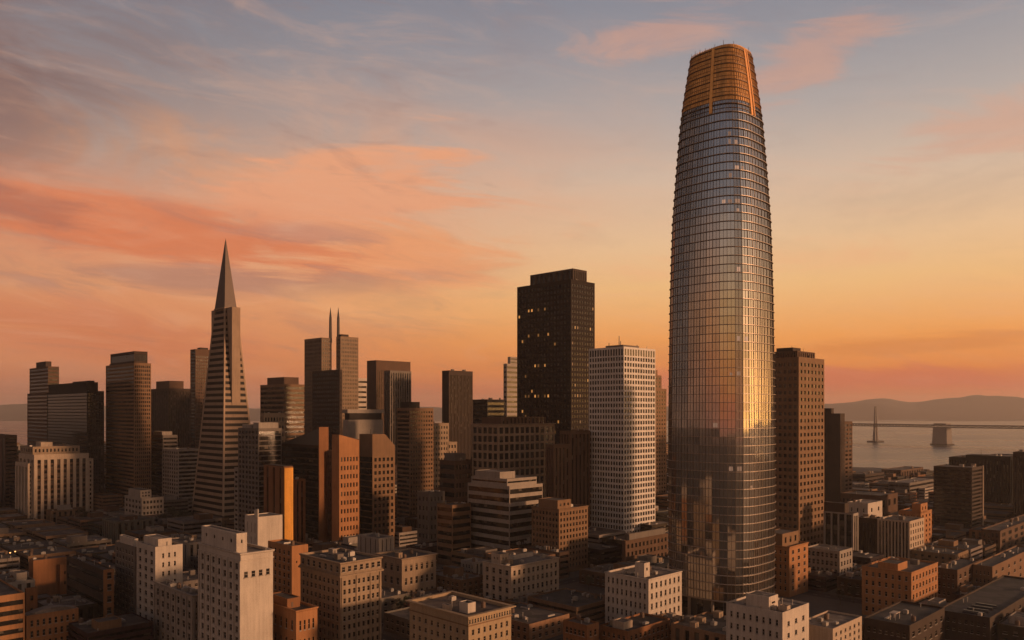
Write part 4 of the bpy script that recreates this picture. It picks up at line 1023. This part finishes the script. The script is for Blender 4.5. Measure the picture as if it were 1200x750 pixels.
for k in range(4):
    b = MB(); u = x0 + 6 + 7 * k; b.loop([[(u, y0 + 4, zt - .9), (u + 2.4, y0 + 4, zt - .9), (u + 2.4, y0 + 14, zt - .9), (u, y0 + 14, zt - .9)], [(u + .9, y0 + 4.3, zt + .5), (u + 1.5, y0 + 4.3, zt + .5), (u + 1.5, y0 + 13.7, zt + .5), (u + .9, y0 + 13.7, zt + .5)]], False, True)
    b.build('skylight', band_glass(), t.root)
t.clutter(5); t.done(40)
t = Bld('warehouse', 'dark low shed with a white rooftop frame below the orange brick cube')
t.block((1012, 1066, 1107), 733, 370, DKBROWN, G(6, 2, .4, .4), G(7, 2, .4, .4), roof=1); x0, x1, y0, y1, zt = t.last
b = MB()
for u, w_ in ((0, 0), (5, 0), (0, 2.4), (5, 2.4)): b.box(x0 + 8 + u, x0 + 8.3 + u, y0 + 9 + w_, y0 + 9.3 + w_, zt - .9, zt + 2.2)
b.box(x0 + 7.8, x0 + 13.5, y0 + 8.8, y0 + 11.9, zt + 2.2, zt + 2.5); b.build('roof_frame', wall(*WHITE), t.root); t.clutter(5); t.done(40)

# ------------------------------------------------------------------ ordinary blocks that fill the street grid between the named ones
FPAL = [('dark brown', DKBROWN), ('brown', BROWN), ('tan', TAN), ('grey', GREY), ('rusty', RUST), ('pale', LGREY), ('black', DARK)]
def fillers():
    rg = random.Random(11)
    PS, PT = 126.0, 92.0
    slabs = []; count = 0
    def st_px(s, t_, z):
        x, y = s * CA - t_ * SA, s * SA + t_ * CA
        return (600 + F * x / y, HY - (z - H0) * F / y, y) if y > 50 else None
    CW = 240; vis = [[[] for _ in range(1)] for _ in range(CW)]
    def hidden(xl, xr, yt, yb, D):
        tot = bad = 0
        for i in range(9):
            for j in range(6):
                px = xl + (xr - xl) * (i + .5) / 9; py = yt + (yb - yt) * (j + .5) / 6
                tot += 1
                if px < -30 or px > 1230 or py > 765: bad += 1; continue
                for (a, b_, c, d, dd) in BOXES:
                    if dd < D - 8 and a + 5 < px < b_ - 5 and c + 3 < py < d: bad += 1; break
        return bad / tot
    for i in range(-4, 26):
        for j in range(-8, 30):
            s0, t0 = i * PS, j * PT
            c = st_px(s0 + 54, t0 + 38, 0)
            if not c or c[2] < 330 or c[2] > 1720: continue
            if c[0] < -120 or c[0] > 1320: continue
            X_, Y_ = (s0 + 54) * CA - (t0 + 38) * SA, c[2]
            if X_ > 500 and Y_ > 1560 - (X_ - 760) * .35 - 90: continue
            if Y_ > 1380 and X_ > 420: continue
            slabs.append((s0, s0 + 108, t0, t0 + 76))
            for a in range(3):
                for b_ in range(2):
                    fs0, fs1, ft0, ft1 = s0 + 36 * a + 1, s0 + 36 * (a + 1) - rg.uniform(.5, 5), t0 + 38 * b_ + 1, t0 + 38 * (b_ + 1) - rg.uniform(.5, 6)
                    # shrink away from what already stands there
                    for (p0, p1, q0, q1, _n, _z) in FOOT:
                        if fs0 < p1 + 1.5 and fs1 > p0 - 1.5 and ft0 < q1 + 1.5 and ft1 > q0 - 1.5:
                            opts = [(fs0, min(fs1, p0 - 1.5), ft0, ft1), (max(fs0, p1 + 1.5), fs1, ft0, ft1), (fs0, fs1, ft0, min(ft1, q0 - 1.5)), (fs0, fs1, max(ft0, q1 + 1.5), ft1)]
                            fs0, fs1, ft0, ft1 = max(opts, key=lambda o: max(0, o[1] - o[0]) * max(0, o[3] - o[2]))
                            if fs1 - fs0 < 7 or ft1 - ft0 < 7: break
                    if fs1 - fs0 < 7 or ft1 - ft0 < 7: continue
                    # clear of the glass tower
                    tc_s, tc_t = 122 * CA + 470 * SA, -122 * SA + 470 * CA
                    if fs0 < tc_s + 36 and fs1 > tc_s - 36 and ft0 < tc_t + 36 and ft1 > tc_t - 36: continue
                    p = st_px(fs0, ft0, 0)
                    if not p: continue
                    D = p[2]
                    if D < 350: continue
                    if rg.random() < 0.12: continue
                    if D < 520: h = rg.uniform(6, 15)
                    elif D < 800: h = rg.uniform(8, 22)
                    elif D < 1050: h = rg.uniform(10, 34)
                    else: h = rg.uniform(14, 58)
                    if p[0] > 955: h = min(h, rg.uniform(7, 17)) if D > 560 else min(h, 11)
                    if p[0] < 130 and D < 850: h = min(h, 13)
                    top = st_px(fs0, ft0, h); l = st_px(fs0, ft1, h); r = st_px(fs1, ft0, h)
                    if hidden(l[0], r[0], top[1], HY + F * H0 / D, D) > 0.93: continue
                    kn, kc = rg.choices(FPAL, [4, 4, 5, 3.5, 1.3, 3.6, 2])[0]
                    v = rg.uniform(.8, 1.15); kc = tuple(round(q * v, 2) for q in kc)
                    n = max(2, int(h / 3.8)); wa_, wb_ = fs1 - fs0, ft1 - ft0
                    kind = rg.choice(['band', 'grid', 'grid', 'strip', 'band'])
                    if D < 620 and kind == 'grid': Rs, Ls = G(max(2, int(wa_ / 4.5)), n, .42, .5, 1.4, 1), G(max(2, int(wb_ / 4.5)), n, .42, .5, 1.4, 1)
                    elif kind == 'strip': Rs, Ls = S(max(2, int(wa_ / 5)), .45, 1.8, 1), S(max(2, int(wb_ / 5)), .45, 1.8, 1)
                    else: Rs, Ls = B(n, .45, 1.2, 1), B(n, .45, 1.2, 1)
                    word = {'band': 'banded', 'grid': 'plain', 'strip': 'ribbed'}[kind]; far = 'near' if D < 640 else ('middle' if D < 950 else 'far')
                    place = {'near': 'among the shadowed nearer streets', 'middle': 'among the towers of the middle streets', 'far': 'behind the front rank of towers'}[far]
                    lab = f'low {kn} {word} flat-roofed block {place}' if h < 26 else f'mid-rise {kn} {word} block {place}'
                    t = Bld('city_block', lab, 'building', f'{kn} {word} blocks {place}')
                    t.rng = random.Random(count * 7 + 3); t.inline = D > 740
                    x, y = fs0 * CA - ft0 * SA, fs0 * SA + ft0 * CA
                    t.block((0, 600 + F * x / y, 0), 0, y, kc, Rs, Ls, par=rg.uniform(.5, 1.1), roof=rg.choice([0, 0, 1, 1, 2, 3]), ztop=h, dims=(wa_, wb_), foot=False)
                    L = t.last
                    if rg.random() < .55: a0, b0 = rg.uniform(.1, .5), rg.uniform(.1, .5); t.sub(a0, a0 + .35, b0, b0 + .35, rg.uniform(2.5, 4.5), rg.choice([GREY, BROWN, LGREY, TAN])); t.last = L
                    if D < 900: t.clutter(rg.randint(6, 12) if D < 640 else rg.randint(0, 2))
                    t.done(28); count += 1
    b = MB()
    for (s0, s1, t0, t1) in slabs: b.box(s0 - 3, s1 + 3, t0 - 3, t1 + 3, -.02, .13)
    o = b.build('pavement', plain('pavement_concrete', .08, .07, .06, .9, 0, .3, .2)); o.rotation_euler = (0, 0, TH); structure(o)
    # painted lane lines along the streets
    b = MB()
    for (s0, s1, t0, t1) in slabs:
        for k in range(14): b.q((s0 + k * 8, t0 - 8.1, .006), (s0 + k * 8 + 3, t0 - 8.1, .006), (s0 + k * 8 + 3, t0 - 7.9, .006), (s0 + k * 8, t0 - 7.9, .006))
        for k in range(9): b.q((s0 - 9.1, t0 + k * 8, .006), (s0 - 8.9, t0 + k * 8, .006), (s0 - 8.9, t0 + k * 8 + 3, .006), (s0 - 9.1, t0 + k * 8 + 3, .006))
    o = b.build('road_marking', plain('road_paint', .5, .48, .44, .7)); o.rotation_euler = (0, 0, TH); structure(o)
    print('fillers', count)
fillers()

# ------------------------------------------------------------------ trees
def leaf_mat(i):
    k = ('leaf', i)
    if k in MATS: return MATS[k]
    c = [(0.035, 0.04, 0.018), (0.05, 0.045, 0.02), (0.10, 0.035, 0.022)][i]
    m, p = new_mat('leaves'); n = noise(ocoord(), 0.9, 3, .6); f = (n - .5) * 1.2 + 1.0
    setin(p, 'Base Color', mixc(1.0, (*c, 1), comb(f, f, f), 'MULTIPLY')); setin(p, 'Roughness', .8); MATS[k] = m; return m
def tree_protos():
    out = []
    for k in range(4):
        rg = random.Random(50 + k); h = [9, 12, 8, 10][k]
        tb = MB(); tb.tube((0, 0, 0), (.1, .05, h * .35), .28, .2, 7); tips = []
        for q in range(7):
            a = q * 2.4 + rg.random(); r = rg.uniform(1.2, 2.9); z = rg.uniform(.5, .9) * h
            tip = (r * math.cos(a), r * math.sin(a), z); tips.append(tip); tb.tube((.1, .05, h * .3), tip, .13, .04, 5)
        tips.append((0, 0, h * .9)); tips.append((0, 0, h * .6))
        vs_, fs_ = [], []
        for tip in tips:
            cr = rg.uniform(1.1, 1.9)
            for _ in range(120):
                d = Vector((rg.gauss(0, 1), rg.gauss(0, 1), rg.gauss(0, .8))).normalized() * cr * rg.random() ** .4
                c = Vector(tip) + d; u = Vector((rg.gauss(0, 1), rg.gauss(0, 1), rg.gauss(0, 1))).normalized(); w = u.orthogonal().normalized(); s = rg.uniform(.16, .36)
                n = len(vs_); vs_ += [tuple(c + u * s), tuple(c + w * s * .6), tuple(c - u * s), tuple(c - w * s * .6)]; fs_.append((n, n + 1, n + 2, n + 3))
        out.append((mesh('trunk', tb.v, tb.f), mesh('crown', vs_, fs_)))
    for a, b in out: a.materials.append(plain('bark', .06, .045, .035, .9)); b.materials.append(leaf_mat(0))
    return out
def trees():
    protos = tree_protos(); rg = random.Random(9); crowns = {}
    def put(px, D, sc, lab, grp, lm=0, k=None):
        k = rg.randrange(4) if k is None else k; tm, cm = protos[k]
        r = empty('street_tree', ((px - 600) / F * D, D, 0.1), rg.uniform(0, 6), lab, 'tree', grp); r.scale = (sc, sc, sc * rg.uniform(.9, 1.1))
        link('trunk', tm, None, r)
        if (k, lm) not in crowns: c2 = cm.copy(); c2.materials.clear(); c2.materials.append(leaf_mat(lm)); crowns[(k, lm)] = c2
        link('crown', crowns[(k, lm)], None, r)
    for px, D, s in ((192, 760, 2.0), (202, 752, 2.4), (212, 745, 2.6), (221, 750, 2.5), (230, 742, 2.2), (198, 738, 1.6), (217, 735, 1.9)):
        put(px, D, s, 'dark leafy tree in the clump left of the pyramid foot', 'trees left of the pyramid foot')
    for px, D, s in ((91, 800, 1.2), (97, 795, 1.7), (103, 800, 1.6), (108, 806, 1.2)):
        put(px, D, s, 'dark rounded tree at the foot of the pale pillared building', 'trees before the pillared building')
    for px, D, s, l in ((468, 452, 1.0, 1), (476, 448, 1.3, 0), (484, 446, 1.3, 2), (492, 446, 1.2, 1), (500, 450, 1.1, 0)):
        put(px, D, s, 'tree in the dark row below the pale classical block', 'trees below the classical block', l)
    for px, D, s, l in ((614, 446, .9, 2), (622, 449, 1.0, 2), (630, 452, 1.0, 2), (639, 456, 1.0, 2), (648, 460, .9, 1), (606, 443, .8, 1)):
        put(px, D, s, 'reddish street tree before the five storey pale block', 'reddish street trees', l)
    for px, D in ((66, 470), (88, 474), (1120, 505), (1130, 512), (1142, 520), (1090, 600), (1085, 590), (985, 480), (1000, 486), (820, 425), (880, 420), (700, 470), (690, 520), (540, 560), (560, 565), (455, 560), (445, 566)):
        put(px, D, rg.uniform(.7, 1.1), 'small dark street tree in a shaded street', 'small street trees', rg.choice([0, 1]))
trees()

def lamps():
    m, p = new_mat('lamp_glow'); setin(p, 'Emission Color', (1, .42, .1, 1)); setin(p, 'Emission Strength', 2.2)
    for k, (px, D) in enumerate(((8.5, 556), (14.5, 561))):
        r = empty('street_lamp', ((px - 600) / F * D, D, .13), TH, 'glowing amber street lamp in the shaded street at the lower left', 'street lamp', 'glowing street lamps')
        b = MB(); b.tube((0, 0, 0), (0, 0, 17.5), .14, .09, 6); b.tube((0, 0, 17.5), (1.6, 0, 18.1), .07, n=5); b.build('post', plain('dark_steel', .05, .042, .038, .5, .6), r)
        b = MB(); b.box(1.0, 2.4, -.4, .4, 18.0, 18.3); b.build('lamp_housing', plain('dark_steel', .05, .042, .038, .5, .6), r)
        b = MB(); b.loop([[(1.7 + q * math.cos(a * .785), q * math.sin(a * .785), z) for a in range(8)] for q, z in ((.25, 17.3), (.55, 17.6), (.45, 17.98))]); b.build('lamp_glass', m, r)
lamps()

# ------------------------------------------------------------------ the bridge
def bridge():
    at = lambda px, D, z: Vector(((px - 600) / F * D, D, z))
    st = plain('bridge_steel', .06, .05, .045, .6, .2); cn = plain('bridge_concrete', .17, .145, .13, .85)
    A, Bp, Cp, E_ = at(940, 3420, 0), at(1026, 3080, 0), at(1104, 2830, 0), at(1330, 2420, 0)
    d = (E_ - A).normalized(); nrm = Vector((-d.y, d.x, 0))
    root = empty('suspension_bridge', Bp, 0, 'long grey bridge crossing the bay with one pylon and a solid pier', 'bridge')
    loc = lambda v: tuple(v - Bp)
    # deck: a truss between two decks
    for nm, z, h in (('upper_deck', 65, 3.4), ('lower_deck', 57.5, 2.4)):
        b = MB(); q = lambda v, o, z_: loc(Vector((v.x, v.y, 0)) + nrm * o + Vector((0, 0, z_)))
        b.loop([[q(v, -10, z), q(v, 10, z), q(v, 10, z + h), q(v, -10, z + h)] for v in (A, Bp, Cp, E_)]); b.build(nm, st, root)
    b = MB(); L = (E_ - A).length; n = int(L / 14)
    for side in (-9, 9):
        for k in range(n):
            t0, t1 = k / n, (k + 1) / n; f = lambda t: (A.lerp(Bp, t * L / (Bp - A).length) if t * L < (Bp - A).length else (Bp.lerp(Cp, (t * L - (Bp - A).length) / (Cp - Bp).length) if t * L < (Bp - A).length + (Cp - Bp).length else Cp.lerp(E_, min(1, (t * L - (Bp - A).length - (Cp - Bp).length) / (E_ - Cp).length))))
            p0, p1 = f(t0) + nrm * side, f(t1) + nrm * side
            za, zb = (59, 66) if k % 2 else (66, 59)
            b.tube(loc(p0 + Vector((0, 0, za))), loc(p1 + Vector((0, 0, zb))), 1.2, n=4)
    b.build('truss', st, root)
    # pylon
    py = Vector((0, 0, 0))
    for s in (-1, 1):
        b = MB(); rg = []
        for z, w, o in ((2, 5.6, 7), (60, 3.6, 5), (134, 1.7, 3.2)):
            c = nrm * (s * o); a = d * w; n2 = nrm * (w * .6)
            rg.append([tuple(c - a - n2 + Vector((0, 0, z))), tuple(c + a - n2 + Vector((0, 0, z))), tuple(c + a + n2 + Vector((0, 0, z))), tuple(c - a + n2 + Vector((0, 0, z)))])
        b.loop(rg); b.build('pylon_leg', cn, root)
    for z in (30, 78, 100, 124):
        b = MB(); b.tube(tuple(nrm * -4 + Vector((0, 0, z))), tuple(nrm * 4 + Vector((0, 0, z))), 1.6, n=6); b.build('cross_beam', cn, root)
    b = MB(); b.loop([[tuple(d * x + nrm * y + Vector((0, 0, z))) for x, y in ((-20, -24), (20, -24), (20, 24), (-20, 24))] for z in (-4, 3)]); b.build('pier_base', plain('fender_timber', .05, .04, .035, .9), root)
    b = MB(); b.tube((0, 0, 124), (0, 0, 134), .8, .3, 5); b.build('beacon', st, root)
    # central anchorage
    c = Cp - Bp; b = MB()
    b.loop([[tuple(c + d * x * k + nrm * y * k + Vector((0, 0, z))) for x, y in ((-25, -16), (25, -16), (25, 16), (-25, 16))] for z, k in ((-4, 1.08), (40, 1.0), (57.4, .97))]); b.build('anchorage_pier', cn, root)
    b = MB(); b.loop([[tuple(c + d * x + nrm * y + Vector((0, 0, z))) for x, y in ((-31, -22), (31, -22), (31, 22), (-31, 22))] for z in (-4, 2)]); b.build('pier_base', plain('fender_timber', .05, .04, .035, .9), root)
    b = MB(); b.loop([[tuple(c + d * x + nrm * y + Vector((0, 0, z))) for x, y in ((-22, -14), (22, -14), (22, 14), (-22, 14))] for z in (68.3, 73)]); b.build('anchorage_cap', cn, root)
bridge()

# ------------------------------------------------------------------ air
def haze():
    b = MB(); b.box(-20000, 20000, -3500, 16600, -6, 420)
    m = bpy.data.materials.new('air'); m.use_nodes = True; nt = m.node_tree; nt.nodes.clear()
    o = nt.nodes.new('ShaderNodeOutputMaterial'); v = nt.nodes.new('ShaderNodeVolumePrincipled')
    v.inputs['Color'].default_value = (0.95, 0.86, 0.8, 1); v.inputs['Density'].default_value = 5.2e-5; v.inputs['Anisotropy'].default_value = 0.2
    nt.links.new(v.outputs[0], o.inputs['Volume'])
    h = b.build('haze', m); h['kind'] = 'stuff'; h['label'] = 'thin dusky air over city and bay'
haze()

if __name__ == '__main__':
    for i in range(len(FOOT)):
        for j in range(i):
            a, c = FOOT[i], FOOT[j]
            if a[4].split(': ')[1:] == c[4].split(': ')[1:]: continue
            if a[5] > 5 or c[5] > 5: continue
            ov = min(a[1], c[1]) - max(a[0], c[0]), min(a[3], c[3]) - max(a[2], c[2])
            if min(ov) > .5: print('OVERLAP %.1f %.1f | %s | %s' % (*ov, a[4], c[4]))
    print('objects', len(bpy.data.objects))
